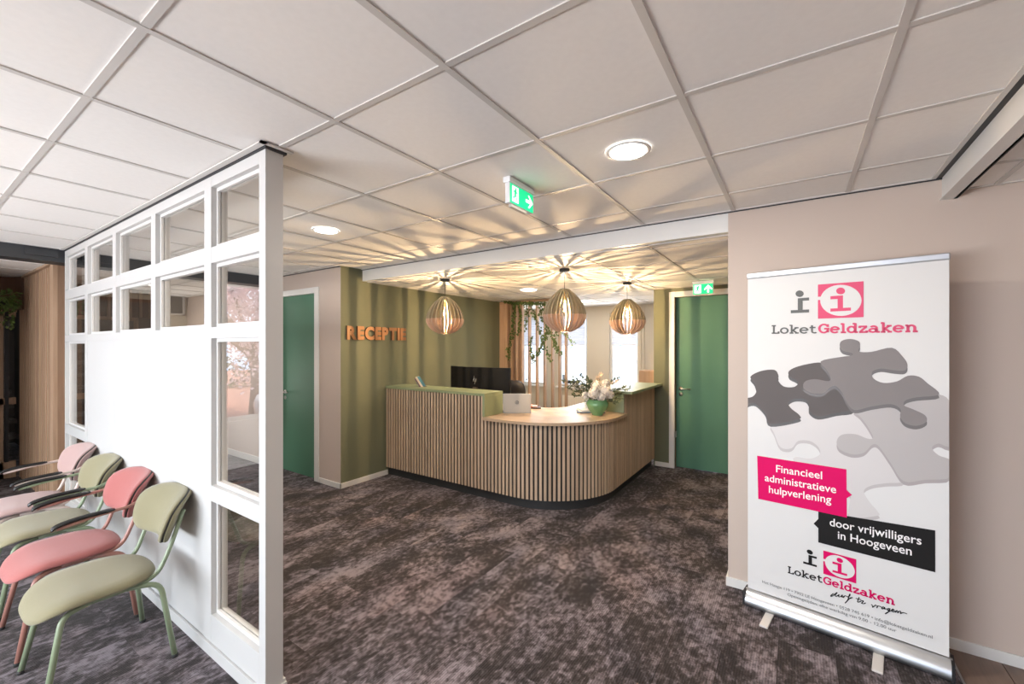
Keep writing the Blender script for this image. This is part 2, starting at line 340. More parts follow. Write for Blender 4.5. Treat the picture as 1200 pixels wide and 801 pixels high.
# ================================================================== STRUCTURE
# floor: slab and carpet planks
fl = MB().box(-9, 2.3, -3.7, 8, -.12, -.006).build('floor', M['carpet'], kind='structure')
pk = MB().box(-.1245, .1245, -.4995, .4995, -.006, 0).mesh('carpet_plank', M['carpet'])
for i in range(33):
    x = .545-.25*i
    for j in range(-1, 6):
        y = .5+j*1.0+(.5 if i % 2 else 0)-.25
        place('carpet_plank', pk, fl, (x, y, 0))
vs = MB().box(.671, 2.25, -3.6, 3.19, -.006, .001)
vp = MB().box(-.098, .098, -.6, .6, -.005, .0015).mesh('vinyl_plank', M['vinyl'])
for i in range(8):
    for j in range(4): place('vinyl_plank', vp, fl, (.77+i*.2, 2.585-1.205*j+(.0 if i % 2 else -.6), .0))
    if i % 2 == 0: MB().box(-.098, .098, -.297, .297, -.005, .0015).build('vinyl_plank', M['vinyl'], fl, (.77+i*.2, 2.89, 0))
MB().box(.664, .673, -3.6, 3.19, -.004, .003).build('trim_1', M['alu'], kind='structure')

# walls
def wbox(name, x0, x1, y0, y1, z0, z1, m): return MB().box(x0, x1, y0, y1, z0, z1).build(name, m, kind='structure')
wbox('wall_banner', -.38, 2.3, 3.19, 3.33, 0, 2.7, M['wallpink'])
gw = MB().box(-4.4, -4.28, 2.901, 7.9, 0, 2.7)
gw.build('wall_green', M['green'], kind='structure')
# wall with left green door (opening X -5.62..-4.79)
wl = MB().box(-4.74, -4.281, 2.90, 3.04, 0, 2.7).box(-9.0, -5.65, 2.90, 3.04, 0, 2.7).box(-5.65, -4.74, 2.90, 3.04, 2.27, 2.7)
wl.build('wall_corridor', [M['wallpink']], kind='structure')
wbox('wall_office_side', -1.60, -1.5, 5.98, 8.0, 0, 2.6, M['wallcream'])
wd = MB().box(-1.60, -1.37, 5.84, 5.98, 0, 2.7).box(-1.37, -.44, 5.84, 5.98, 2.28, 2.7).box(-.44, 2.3, 5.84, 5.98, 0, 2.7)
wd.build('wall_right_door', M['green'], kind='structure')
wbox('wall_niche_right', .5, .62, 3.33, 5.84, 0, 2.6, M['wallpink'])
# far wall with three windows (Y 7.73)
WX = [(-4.94, -4.36), (-4.05, -3.407), (-2.952, -2.397)]; WZ = (.80, 2.25)
fw = MB(); xs = [-4.4-.0, -4.36]; 
fw.box(-5.1, WX[0][0], 7.73, 7.93, 0, 2.6)
fw.box(WX[0][1], WX[1][0], 7.73, 7.93, 0, 2.6).box(WX[1][1], WX[2][0], 7.73, 7.93, 0, 2.6).box(WX[2][1], -1.5, 7.73, 7.93, 0, 2.6)
for a, b in WX: fw.box(a, b, 7.73, 7.93, 0, WZ[0]).box(a, b, 7.73, 7.93, WZ[1], 2.6)
fw.build('wall_office_windows', M['wallcream'], kind='structure')
# move the green wall's end: it stops at the slatted screen, office goes on to the left behind it
bpy.data.objects.remove(bpy.data.objects['wall_green'])
gwall = MB().box(-4.4, -4.28, 2.901, 6.15, 0, 2.7).build('wall_green', M['green'], kind='structure')
wbox('wall_office_left', -5.2, -5.1, 6.03, 7.93, 0, 2.6, M['wallcream'])
wbox('wall_office_return', -5.2, -4.4, 6.0, 6.12, 0, 2.6, M['wallcream'])
for n, (a, b) in enumerate(WX):
    w = struct('window_%d' % (n+1))
    f = MB(); z0, z1 = WZ; t = .045
    f.box(a, b, 7.78, 7.85, z0, z0+t).box(a, b, 7.78, 7.85, z1-t, z1).box(a, a+t, 7.78, 7.85, z0+t, z1-t).box(b-t, b, 7.78, 7.85, z0+t, z1-t)
    f.build('window_frame', M['white'], w)
    MB().box(a+t, b-t, 7.81, 7.816, z0+t, z1-t).build('pane', M['glasswin'], w)
    MB().box(a-.02, b+.02, 7.66, 7.78, z0-.03, z0).build('window_sill', M['white'], w)
    bt = thing('pleated_blind', ['grey pleated blind half lowered behind the wooden slats, leftmost window', 'grey pleated blind half lowered in the middle window behind the pendant', 'grey pleated blind half lowered in the window right of the middle pendant'][n], 'blind', (a, 7.755, 0), group='pleated blinds')
    pl = MB(); zt, zb = z1-.01, 1.64; k = 24; vs_ = []
    for i in range(k+1):
        z = zt-(zt-zb)*i/k; y = .005*(1 if i % 2 else -1); vs_ += [(.05, y, z), (b-a-.05, y, z)]
    pl.add(vs_, [(2*i, 2*i+1, 2*i+3, 2*i+2) for i in range(k)]); pl.build('pleats', M['blind'], bt)
    MB().box(.045, b-a-.045, -.015, .015, zb-.02, zb).build('bottom_rail', M['plastic'], bt)
# niche trims
MB().box(-2.36, -2.345, 7.715, 7.73, .0, 2.4).box(-2.30, -2.285, 7.715, 7.73, .0, 2.4).build('trim_2', M['wallcream'], kind='structure')
# end wall of corridor, with an interior window
ew = MB(); XE = -8.6
ew.box(XE-.12, XE, 1.3, 2.90, 0, 2.12).box(XE-.12, XE, 1.3, 2.60, 2.12, 2.6).box(XE-.12, XE, 2.60, 2.90, 2.52, 2.6)
MB().box(XE-.12, XE, 1.13, 2.9, 0, 2.6).build('wall_corridor_end', M['wallcream'], kind='structure')
w4 = struct('window_4'); f = MB(); a, b, z0, z1 = 2.50, 2.86, 2.13, 2.47
f.box(XE, XE+.04, a, b, z0, z0+.03).box(XE, XE+.04, a, b, z1-.03, z1).box(XE, XE+.04, a, a+.03, z0, z1).box(XE, XE+.04, b-.03, b, z0, z1)
f.build('window_frame', M['whitebead'], w4); MB().box(XE, XE+.012, a+.03, b-.03, z0+.03, z1-.03).build('pane', mat('grey_reflecting_pane', (.22, .21, .19), .1), w4)
refl_panel = struct('dark_reflection_panel'); MB().box(XE, XE+.03, 1.55, 2.42, 0, 2.3).build('door_leaf', mat('dark_grey_brown_reflection', (.10, .085, .075), .35), refl_panel)  # dark panel added in place of a reflection in the panes, no real door
MB().box(XE, XE+.05, 2.42, 2.47, 0, 2.33).box(XE, XE+.05, 1.5, 1.55, 0, 2.33).box(XE, XE+.05, 1.5, 2.47, 2.3, 2.35).build('door_frame', M['brown'], refl_panel)

# wall with windows on the left (seen mirrored in the screen's glass), rear wall, right wall
wlft = MB().box(-6.3, -6.15, -3.6, -.3, 0, .62).box(-6.3, -6.15, -3.6, -.3, 2.46, 2.7).box(-6.3, -6.15, -.38, -.3, .62, 2.46).box(-6.3, -6.15, -3.6, -3.2, .62, 2.46)
wlft.build('wall_left', M['wallwhite'], kind='structure')
w5 = struct('window_5'); f = MB()
for y in (-3.2, -2.27, -1.34, -.43): f.box(-6.26, -6.2, y, y+.05, .62, 2.46)
f.box(-6.26, -6.2, -3.2, -.38, .62, .67).box(-6.26, -6.2, -3.2, -.38, 2.41, 2.46); f.build('window_frame', M['white'], w5)
for y in (-3.15, -2.22, -1.29): MB().box(-6.235, -6.229, y, y+.88, .67, 2.41).build('pane', M['glasswin'], w5)
wbox('wall_left_return', -8.2, -6.15, -.36, -.3, 0, 2.6, M['wallwhite']).hide_render = False
rw = MB().box(-6.3, 2.4, -3.75, -3.6, 0, .5).box(-6.3, 2.4, -3.75, -3.6, 2.5, 2.7).box(-6.3, -5, -3.75, -3.6, .5, 2.5).box(-.2, 2.4, -3.75, -3.6, .5, 2.5)
rw.build('wall_rear', M['wallwhite'], kind='structure')
w6 = struct('window_6'); f = MB()
for x in (-5, -3.8, -2.6, -1.4, -.25): f.box(x, x+.05, -3.7, -3.64, .5, 2.5)
f.box(-5, -.2, -3.7, -3.64, .5, .55).box(-5, -.2, -3.7, -3.64, 2.45, 2.5); f.build('window_frame', M['white'], w6)
for x in (-4.95, -3.75, -2.55, -1.35): MB().box(x, x+1.15, -3.675, -3.669, .55, 2.45).build('pane', M['glasswin'], w6)
wbox('wall_right', 2.25, 2.4, -3.7, 3.2, 0, 2.7, M['wallpink'])

# baseboards
def bb(n, x0, x1, y0, y1, z1=.06): MB().box(x0, x1, y0, y1, 0, z1).build('baseboard_'+n, M['white'], kind='structure', bevel=.002)
bb('banner_wall', -.38, 2.25, 3.178, 3.19); bb('banner_wall_end', -.392, -.38, 3.178, 3.33)
bb('door_wall', -1.583, -1.40, 5.828, 5.84); bb('corridor', -4.69, -4.268, 2.888, 2.90); bb('corridor_left', -8.6, -5.72, 2.888, 2.90, .09)
bb('green_wall', -4.28, -4.268, 2.888, 3.56); bb('left', -6.15, -6.138, -3.6, -.3, .07); bb('corridor_end', -8.6, -8.588, 2.5, 2.888, .08)

# ceilings -------------------------------------------------------------
GX, GY = -.347, .418
def ceiling(name, x0, x1, y0, y1, z, rail_x=True):
    c = MB().box(x0, x1, y0, y1, z+.03, z+.12).build(name, M['tile'], kind='structure')
    full = MB().box(-.2975, .2975, -.2975, .2975, 0, .012).mesh('ceiling_tile', M['tile'])
    xs = [x0]+[GX+.6*k for k in range(-20, 20) if x0+.02 < GX+.6*k < x1-.02]+[x1]; ys = [y0]+[GY+.6*k for k in range(-20, 20) if y0+.02 < GY+.6*k < y1-.02]+[y1]
    for i in range(len(xs)-1):
        for j in range(len(ys)-1):
            a, b, p, q = xs[i], xs[i+1], ys[j], ys[j+1]
            if abs(b-a-.6) < .001 and abs(q-p-.6) < .001: place('ceiling_tile', full, c, ((a+b)/2, (p+q)/2, z+.004))
            else: MB().box(a+.0025, b-.0025, p+.0025, q-.0025, z+.004, z+.016).build('ceiling_tile', M['tile'], c)
    for x in xs[1:-1]: MB().box(x-.012, x+.012, y0, y1, z-.001, z+.006).build('ceiling_rail', M['tbar'], c)
    for y in ys[1:-1]: 
        MB().box(x0, x1, y-.012, y+.012, z, z+.007).build('ceiling_rail', M['tbar'], c)
    e = MB(); t = .02
    e.box(x0, x1, y0, y0+t, z-.002, z+.005).box(x0, x1, y1-t, y1, z-.002, z+.005).box(x0, x0+t, y0+t, y1-t, z-.002, z+.005).box(x1-t, x1, y0+t, y1-t, z-.002, z+.005); e.build('edge_trim', M['tbar'], c)
    return c
ceiling('ceiling_main', -5.72, .63, -3.6, 3.19, H)
ceiling('ceiling_reception', -4.28, .5, 3.26, 5.84, 2.38)
ceiling('ceiling_office', -5.1, -1.6, 5.84, 7.73, 2.38)
ceiling('ceiling_right', .72, 2.25, -3.6, 3.19, 2.44)
ceiling('ceiling_left', -8.6, -5.98, -.3, 2.9, 2.44)
MB().box(-6.15, -5.96, -3.6, -.3, 2.5, 2.62).build('ceiling_window_edge', M['wallwhite'], kind='structure')
MB().box(.63, .655, -3.6, 3.19, 2.52, 2.62).build('trim_3', M['shadowgap'], kind='structure')
MB().box(.655, .70, -3.6, 3.19, 2.405, 2.62).build('trim_4', M['white'], kind='structure')
MB().box(.645, .71, -3.6, 3.19, 2.40, 2.405).box(.70, .715, -3.6, 3.19, 2.40, 2.43, 1).build('trim_5', [M['white'], M['shadowgap']], kind='structure')
# beam over the reception opening
MB().box(-4.28, -.38, 3.19, 3.26, 2.385, 2.66).build('trim_6', M['white'], kind='structure')
MB().box(-4.28, 2.25, 3.183, 3.19, 2.512, 2.52).build('trim_7', M['shadowgap'], kind='structure')
MB().box(-9, -4.28, 2.893, 2.90, 2.512, 2.52).build('trim_8', M['shadowgap'], kind='structure')
# dark beam on the left
MB().box(-5.96, -5.74, -3.6, 2.89, 2.40, 2.58).box(-5.99, -5.72, .72, .92, 2.44, 2.5).build('trim_9', M['beam'], kind='structure')

# ================================================================== GLAZED PARTITION
YF, YB = .965, 1.045; YG = 1.005
part = thing('glazed_partition', 'white painted wooden partition with small glass panes over a solid white panel', 'partition', (-1.985, YF, 0))
Pm = Matrix.Translation((1.985, -YF, 0))
def pbuild(mb, name, m, bevel=0, parent=None, **kw): return mb.xf(Pm).build(name, m, part if parent is None else parent, bevel=bevel, **kw)
def PX(px): r = ray(px, 400); return r.x/r.y*YF
posts = [(75, 76.8), (99.3, 102.2), (131.7, 135.5), (176.8, 181.9), (239.2, 247.2), (303.4, 311.5)]
posts = [(PX(a), PX(b)) for a, b in posts]
posts[0] = (-5.72, posts[0][1]-.0); posts[-1] = (posts[-1][0], -1.985)
Z = lambda z: 1.614+(z-1.614)*.965
zr = [(Z(2.479), 2.505), (Z(2.065), Z(2.151)), (Z(1.656), Z(1.717))]
zlow = (Z(.772), Z(.857)); zb = Z(.155)
for i, (a, b) in enumerate(posts):
    z0 = 0 if i in (0, 1, 4, 5) else zr[2][1]
    pbuild(MB().box(a, b, YF, YB, z0, 2.505), 'post', M['partwhite'], .002)
for k, (z0, z1) in enumerate(zr):
    for i in range(5):
        a, b = posts[i][1], posts[i+1][0]
        if k == 2 and i in (1, 2): continue
        if k == 2 and i == 3: a = posts[1][1]
        pbuild(MB().box(a, b, YF+.0005, YB-.0005, z0, z1), 'rail', M['partwhite'], .0015)
for i in (0, 4):
    a, b = posts[i][1], posts[i+1][0]
    pbuild(MB().box(a, b, YF+.0005, YB-.0005, *zlow), 'rail', M['partwhite'], .0015)
    pbuild(MB().box(a, b, YF+.0005, YB-.0005, 0, zb), 'rail', M['partwhite'], .0015)
def pane(a, b, z0, z1):
    g = pbuild(MB().box(a, b, YG-.003, YG+.003, z0, z1), 'pane', M['glass'])
    t, d = .018, .012
    for (y0, y1) in ((YG-.003-d, YG-.003), (YG+.003, YG+.003+d)):
        m = MB().box(a, b, y0, y1, z0, z0+t).box(a, b, y0, y1, z1-t, z1).box(a, a+t, y0, y1, z0+t, z1-t).box(b-t, b, y0, y1, z0+t, z1-t)
        o = m.xf(Pm).build('glazing_bead', M['whitebead'], part)
for i in range(5):
    a, b = posts[i][1], posts[i+1][0]
    pane(a, b, zr[1][1], zr[0][0]); pane(a, b, zr[2][1], zr[1][0])
    if i in (0, 4): pane(a, b, zlow[1], zr[2][0]); pane(a, b, zb, zlow[0])
xm = (posts[2][0]+posts[2][1])/2
pbuild(MB().box(posts[1][1], xm-.001, YF+.002, YB-.002, 0, zr[2][0]), 'panel', M['partwhite'], .001)
pbuild(MB().box(xm+.001, posts[4][0], YF+.002, YB-.002, 0, zr[2][0]), 'panel', M['partwhite'], .001)
pbuild(MB().box(-5.72, -1.985, YF-.012, YF, 0, .062), 'skirting', M['partwhite'], .002)
pbuild(MB().box(-5.72, -1.985, YB, YB+.012, 0, .062), 'skirting', M['partwhite'], .002)
pbuild(MB().box(-1.985, -1.973, YF-.012, YB+.012, 0, .05), 'skirting', M['partwhite'], .002)
pbuild(MB().box(-5.72, -1.975, YF-.004, YB+.012, 2.505, 2.519), 'shadow_strip', M['shadowgap'])
MB().box(-5.72, -1.95, YF-.035, YF-.008, 2.513, 2.519).box(-1.97, -1.95, YF-.035, YB+.03, 2.513, 2.519).build('trim_10', M['tbar'], kind='structure')

# ================================================================== LEFT SLATTED WALL
sw = thing('slatted_wall_cladding', 'warm oak vertical slat cladding with plain end panel left of the white partition', 'wall cladding', (-5.98, .93, 0))
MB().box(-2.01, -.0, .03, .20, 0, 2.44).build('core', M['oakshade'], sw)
sl = MB().box(-.024, .024, .0235, .032, 0, 2.42).mesh('slat', M['oakred'])
MB().box(-.13, 0, 0, .03, 0, 2.42).build('end_board', M['oakred'], sw)
MB().box(-1.62, 0, -.006, .03, 2.42, 2.445).build('top_board', M['oakred'], sw)
for k in range(18): place('slat', sl, sw, (-.185-.105*k, 0, 0))
# curved run towards the left doorway
slc = MB().box(-.016, .016, .018, .032, 2.05, 2.42).mesh('slat', M['oakred'])
for k in range(9):
    an = k/8*pi/2; place('slat', slc, sw, (-1.62-.35*sin(an), -.35+.35*cos(an), 0), (0, 0, an))
cv = [(-1.62-.35*sin(k/8*pi/2), -.35+.35*cos(k/8*pi/2)) for k in range(9)]; ov = [(-1.62-.40*sin(k/8*pi/2), -.35+.42*cos(k/8*pi/2)+.02) for k in range(9)][::-1]
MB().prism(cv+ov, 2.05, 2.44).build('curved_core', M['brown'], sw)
# cross wall with glazed door and dark stair beyond
cw = struct('wall_corridor_cross', (-8.0, 0, 0))
MB().box(-.1, 0, -.3, .93, 2.03, 2.5).build('lintel', M['brown'], cw)
for k in range(11): MB().box(0, .03, -.25+.115*k, -.215+.115*k, 2.03, 2.42).build('slat', M['oakred'], cw)
d4 = struct('door_4', (-8.0, 0, 0)); f = MB()
for y in (-.1, .36, .79): f.box(-.06, 0, y, y+.04, 0, 2.03)
f.box(-.06, 0, -.1, .93, .0, .20).box(-.06, 0, -.1, .93, .90, .98).box(-.06, 0, -.1, .93, 1.98, 2.03); f.build('door_frame', M['oakred'], d4)
MB().box(-.03, -.024, -.1, .93, .2, 1.98).build('pane', M['glass'], d4)
MB().box(-.055, .01, .84, .87, .2, 2.03).build('dark_post', M['black'], d4)
st = thing('staircase', 'dark grey stair steps seen behind the glass door at the far left', 'stairs', (-9.2, .5, 0))
for k in range(7): MB().box(-.2*k-.35, -.2*k, -.6, .6, .2*k+.30, .2*k+.35).build('tread', mat('grey_stair_tread_%d' % k, (.10, .095, .09), .6), st)
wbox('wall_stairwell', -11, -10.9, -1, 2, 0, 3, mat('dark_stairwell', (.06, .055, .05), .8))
wbox('floor_stairwell', -11, -8.0, -1, 1.3, -.1, -.01, M['carpet'])
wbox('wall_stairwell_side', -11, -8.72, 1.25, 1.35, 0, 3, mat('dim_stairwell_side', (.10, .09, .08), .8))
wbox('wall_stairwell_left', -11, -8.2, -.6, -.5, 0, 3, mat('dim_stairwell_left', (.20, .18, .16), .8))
wbox('ceiling_stairwell', -11, -8.1, -1, 1.3, 2.6, 2.7, M['tile'])
# hanging plant at far left
hp = thing('hanging_plant', 'bushy dark green plant hanging high in front of the far left doorway', 'plant', (-7.35, .73, 2.12))
MB().lathe([(.0, -.06), (.05, -.05), (.065, .0), (.06, .0), (.0, -.02)], n=16).build('pot', M['black'], hp)
MB().tube([(0, 0, 0), (0, 0, .32)], .003, 6).build('hanging_wire', M['black'], hp)
lf = MB(); rr = random.Random(3)
for k in range(420):
    u = Vector((rr.gauss(0, 1), rr.gauss(0, 1), rr.gauss(0, .8))).normalized(); q = rr.uniform(.05, .165); p = Vector((u.x*q, u.y*q*1.0, u.z*q*.85+.01))
    lf.leaf(p, u+Vector((0, 0, -.5)), (rr.uniform(-1, 1), rr.uniform(-1, 1), 1), rr.uniform(.03, .05), rr.uniform(.01, .018))
for k in range(5):
    x, y = rr.uniform(-.08, .08), rr.uniform(-.1, .12)
    for j in range(12): lf.leaf((x+rr.uniform(-.01, .01), y+rr.uniform(-.01, .01), -.1-.018*j), (rr.uniform(-1, 1), rr.uniform(-1, 1), -.6), (0, 0, 1), .035, .014)
lf.build('leaves', M['leaf2'], hp, kind='stuff')

# ================================================================== DOORS
def lever(parent, x, y, z, dirx, name='handle'):
    h = MB().tube(bend_path([(x, y, z), (x, y-.05, z), (x+dirx*.13, y-.05, z)], .015), .009, 8)
    h.tube([(x, y, z), (x, y-.008, z)], .026, 16); h.tube([(x, y, z-.075), (x, y-.006, z-.075)], .024, 16)
    return h.build(name, M['steel'], parent)
d1 = struct('door_1'); ym = 2.9
MB().box(-4.79, -4.70, ym-.012, ym+.05, 0, 2.32).box(-5.70, -5.61, ym-.012, ym+.05, 0, 2.32).box(-5.61, -4.79, ym-.012, ym+.05, 2.25, 2.32).build('door_frame', M['white'], d1, bevel=.003)
MB().box(-5.61, -4.79, ym+.04, ym+.08, .006, 2.25).build('door_leaf', M['door'], d1)
lever(d1, -5.53, ym+.04, 1.02, 1); 
d2 = struct('door_2'); ym = 5.84
MB().box(-1.40, -1.33, ym-.012, ym+.02, 0, 2.33).box(-.47, -.40, ym-.012, ym+.02, 0, 2.33).box(-1.33, -.47, ym-.012, ym+.02, 2.26, 2.33).build('door_frame', M['white'], d2, bevel=.003)
MB().box(-1.345, -1.33, ym+.02, ym+.11, 0, 2.27).box(-.47, -.455, ym+.02, ym+.11, 0, 2.27).box(-1.33, -.47, ym+.02, ym+.11, 2.26, 2.27).build('jamb', M['jamb'], d2)
MB().box(-1.33, -.47, ym+.09, ym+.13, .006, 2.26).build('door_leaf', M['door'], d2)
lever(d2, -1.27, ym+.09, 1.05, 1)
MB().box(-1.33, -1.322, ym+.045, ym+.088, .40, .48).build('strike_plate', M['steel'], d2)

# ================================================================== RECEPTION COUNTER
CX, CY, CR = -2.385, 4.335, .80     # corner centre and radius of slat face
ctr = thing('reception_counter', 'curved oak slatted reception counter with black plinth on dark carpet', 'counter', (-2.385, 4.335, 0))
Cm = Matrix.Translation((2.385, -4.335, 0))
def cb(mb, name, m, bevel=0, **kw): return mb.xf(Cm).build(name, m, ctr, bevel=bevel, **kw)
XR = CX+CR; YFR = CY-CR
def outline(off, x0=-4.279, y1=5.838, n=24):
    r = CR+off
    return [(x0, CY-r)]+[(CX+r*sin(k/n*pi/2), CY-r*cos(k/n*pi/2)) for k in range(n+1)]+[(CX+r, y1)]
inner = lambda d: [(CX+CR-d, 5.838), (CX+CR-d, CY)]+[(CX+(CR-d)*cos(k/8*pi/2), CY-(CR-d)*sin(k/8*pi/2)) for k in range(1, 9)]+[(-4.279, CY-CR+d)]
cb(MB().prism(outline(-.045)+inner(.10), 0.0, .10), 'plinth', M['plinth'])
cb(MB().prism(outline(-.012)+inner(.09), .10, .838), 'backing', M['backing'])
slat_hi = MB().box(-.0128, .0128, .002, .0125, .10, 1.085).mesh('slat', M['oak'])
slat_lo = MB().box(-.0128, .0128, .002, .0125, .10, .838).mesh('slat', M['oak'])
XHL, YHR = -2.715, 4.60        # end of the raised left part, start of the raised right part
s = -4.262; pitch = .0457; off = Vector((-2.385, 4.335, 0))
L1 = CX-(-4.262); L2 = CR*pi/2; n_sl = int((L1+L2+(5.825-CY))/pitch)
for k in range(n_sl+1):
    d = k*pitch
    if d < L1: x, y, an = -4.262+d, CY-CR, 0
    elif d < L1+L2: t = (d-L1)/CR; x, y, an = CX+CR*sin(t), CY-CR*cos(t), t
    else: x, y, an = CX+CR, CY+d-L1-L2, pi/2
    hi = (x < XHL-.02) or (y > YHR)
    place('slat', slat_hi if hi else slat_lo, ctr, (x-off.x, y-off.y, 0), (0, 0, an))
# worktop
wt = outline(.035); wt = [p for p in wt if p[0] >= -4.3]
x_i = -2.33
wt = [(XHL, CY-CR-.035)]+outline(.035)[1:-1]+[(CX+CR+.035, YHR), (CX+CR-.03, YHR), (CX+CR-.03, 5.838), (x_i, 5.838), (x_i, 4.75)]
wt += [(x_i-.27+.27*cos(t*pi/2/6), 4.75-.27*sin(t*pi/2/6)) for t in range(1, 7)]+[(-4.279, 4.48), (-4.279, CY-CR+.025), (XHL, CY-CR+.025)]
cb(MB().prism(wt, .84, .87), 'worktop', M['oakh'], .003)
# raised parts in sage green laminate
hl = MB().box(-4.279, XHL, YFR-.004, YFR+.33, 1.085, 1.115)
cb(hl, 'raised_top', M['greenlam'], .002)
cb(MB().box(XHL-.03, XHL, YFR-.004, YFR+.33, .87, 1.085), 'end_panel', M['greenlam'], .002)
cb(MB().box(-4.279, XHL-.03, YFR+.012, YFR+.05, .838, 1.085), 'backing', M['backing'])
cb(MB().box(-4.279, XHL-.03, YFR+.30, YFR+.33, .87, 1.085), 'rear_panel', M['greenlam'])
cb(MB().box(XR-.43, XR+.10, YHR-.03, 5.838, 1.085, 1.115), 'raised_top', M['greenlam'], .002)
cb(MB().box(XR-.40, XR-.004, YHR, YHR+.03, .87, 1.085), 'end_panel', M['greenlam'], .002)
cb(MB().box(XR-.05, XR-.012, YHR+.03, 5.838, .838, 1.085), 'backing', M['backing'])
cb(MB().box(XR-.43+.03, XR-.37, YHR+.03, 5.838, .87, 1.085), 'rear_panel', M['greenlam'])
cb(MB().box(-3.9, -3.87, 3.7, 4.44, 0, .84).box(-2.9, -2.87, 3.7, 4.44, 0, .84).box(-2.3, -1.7, 5.3, 5.33, 0, .84), 'inner_leg', M['greenlam'])

# ================================================================== RECEPTIE sign on green wall
sg = thing('reception_sign', 'raised wooden letters reading RECEPTIE on the olive green wall', 'sign', (-4.279, 2.96, 1.70))
yy = at(405.5, 396, X=-4.279).y-2.96; yend = at(474.5, 396, X=-4.279).y-2.96
ms = [text_mesh(ch, .20, .010, .0115) for ch in 'RECEPTIE']; ws = []
for me in ms:
    xs_ = [v.co.x for v in me.vertices]; ws.append((min(xs_), max(xs_)))
tot = sum(b-a for a, b in ws); gap = .010; sx = (yend-yy-gap*7)/tot
for me, (a, b) in zip(ms, ws):
    for v in me.vertices: v.co = Vector((v.co.z+.012, yy+(v.co.x-a)*sx, v.co.y*1.0))
    me.flip_normals() if False else None
    me.materials.clear(); me.materials.append(M['copper']); me.materials.append(M['edge'])
    me.update()
    for p in me.polygons: p.material_index = 0 if abs(p.normal.x) > .7 else 1; p.use_smooth = False
    place('letter', me, sg); yy += (b-a)*sx+gap

# ================================================================== PENDANT LAMPS
def shade_r(t):   # t 0 bottom .. 1 top -> radius
    pts = [(0, .06), (.06, .130), (.18, .187), (.3, .213), (.37, .217), (.47, .211), (.6, .193), (.72, .165), (.84, .126), (.93, .084), (1, .042)]
    for (a, ra), (b, rb) in zip(pts, pts[1:]):
        if a <= t <= b: u = (t-a)/(b-a); return ra+(rb-ra)*u
    return .03
def make_pendant(zceil, zt, zb):
    t = thing('pendant_lamp', '', 'pendant lamp', (0, 0, 0), group='egg-shaped slatted pendant lamps above the counter')
    hgt = zt-zb; n = 22; oz = zb-zceil
    split = .40
    ts = [k/n for k in range(n+1)]; ts = sorted(set(ts+[split]))
    def smooth_r(q): return sum(shade_r(min(1, max(0, q+d))) for d in (-.03, -.015, 0, .015, .03))/5
    fin = MB(); th = .0062
    for i in range(len(ts)-1):
        a, b = ts[i], ts[i+1]; ra, rb = smooth_r(a), smooth_r(b)
        wa = max(.012, min(.06, ra*.5-.012)); wb = max(.012, min(.06, rb*.5-.012)); wa = min(wa, ra-.004); wb = min(wb, rb-.004)
        za, zz = oz+a*hgt, oz+b*hgt
        vs = [(ra, -th, za), (ra, th, za), (ra-wa, th, za), (ra-wa, -th, za), (rb, -th, zz), (rb, th, zz), (rb-wb, th, zz), (rb-wb, -th, zz)]
        fs = [(0, 1, 5, 4), (1, 2, 6, 5), (2, 3, 7, 6), (3, 0, 4, 7)]
        if i == 0: fs.append((3, 2, 1, 0))
        if i == len(ts)-2: fs.append((4, 5, 6, 7))
        fin.add(vs, fs, 1 if b <= split+.001 else 0)
    fme = fin.mesh('fin', [M['fin_top'], M['fin_bot']])
    NF = 24
    for k in range(NF): place('fin', fme, t, (0, 0, 0), (0, 0, 2*pi*k/NF))
    MB().lathe([(0, oz+hgt-.004), (.030, oz+hgt-.004), (.030, oz+hgt-.012), (0, oz+hgt-.012)], n=20).build('top_disc', M['fin_top'], t)
    MB().lathe([(0, oz+.012), (.04, oz+.012), (.04, oz+.004), (0, oz+.004)], n=20).build('bottom_disc', M['fin_bot'], t)
    MB().tube([(0, 0, 0), (0, 0, oz+hgt-.01)], .0028, 6).build('cord', M['cord'], t)
    MB().lathe([(0, 0), (.05, 0), (.05, -.022), (.045, -.025), (0, -.025)], n=24).build('ceiling_rose', M['black'], t)
    MB().lathe([(0, oz+hgt-.06), (.014, oz+hgt-.06), (.014, oz+hgt-.115), (.0, oz+hgt-.115)], n=16).tube([(0, 0, oz+hgt-.01), (0, 0, oz+hgt-.07)], .006, 8).build('socket', M['brass'], t)
    c = oz+hgt-.195
    MB().lathe([(.012, c+.065), (.02, c+.04), (.030, c+.01), (.031, c-.01), (.022, c-.035), (0, c-.045)], n=16).build('bulb', M['bulbglass'], t)
    MB().tube([(.006, 0, c+.045), (.016, 0, c-.02), (-.016, 0, c-.02), (-.006, 0, c+.045)], .003, 6).build('filament', M['bulb'], t)
    return t, c
pend = [((521.5, 327), 'egg-shaped slatted pendant lamp left of the other two, nearest the RECEPTIE sign'),
        ((661.5, 315), 'egg-shaped slatted pendant lamp in the middle, above the curve of the counter'),
        ((735, 331), 'egg-shaped slatted pendant lamp on the right, above the flower vase side near the right door')]
proto = None
for k, ((px, py), lab) in enumerate(pend):
    p = at(px, py, z=2.38)
    if proto is None: proto, bc = make_pendant(2.38, 2.178, 1.756); proto.location = p; proto['label'] = lab
    else: copy_tree(proto, p, .1*k, lab)
    d = bpy.data.lights.new('pendant_bulb_light', 'POINT'); d.energy = 38; d.color = (1, .72, .43); d.shadow_soft_size = .0035
    o = bpy.data.objects.new('pendant_bulb_light', d); COL.objects.link(o); o.location = p+Vector((0, 0, bc+.005))

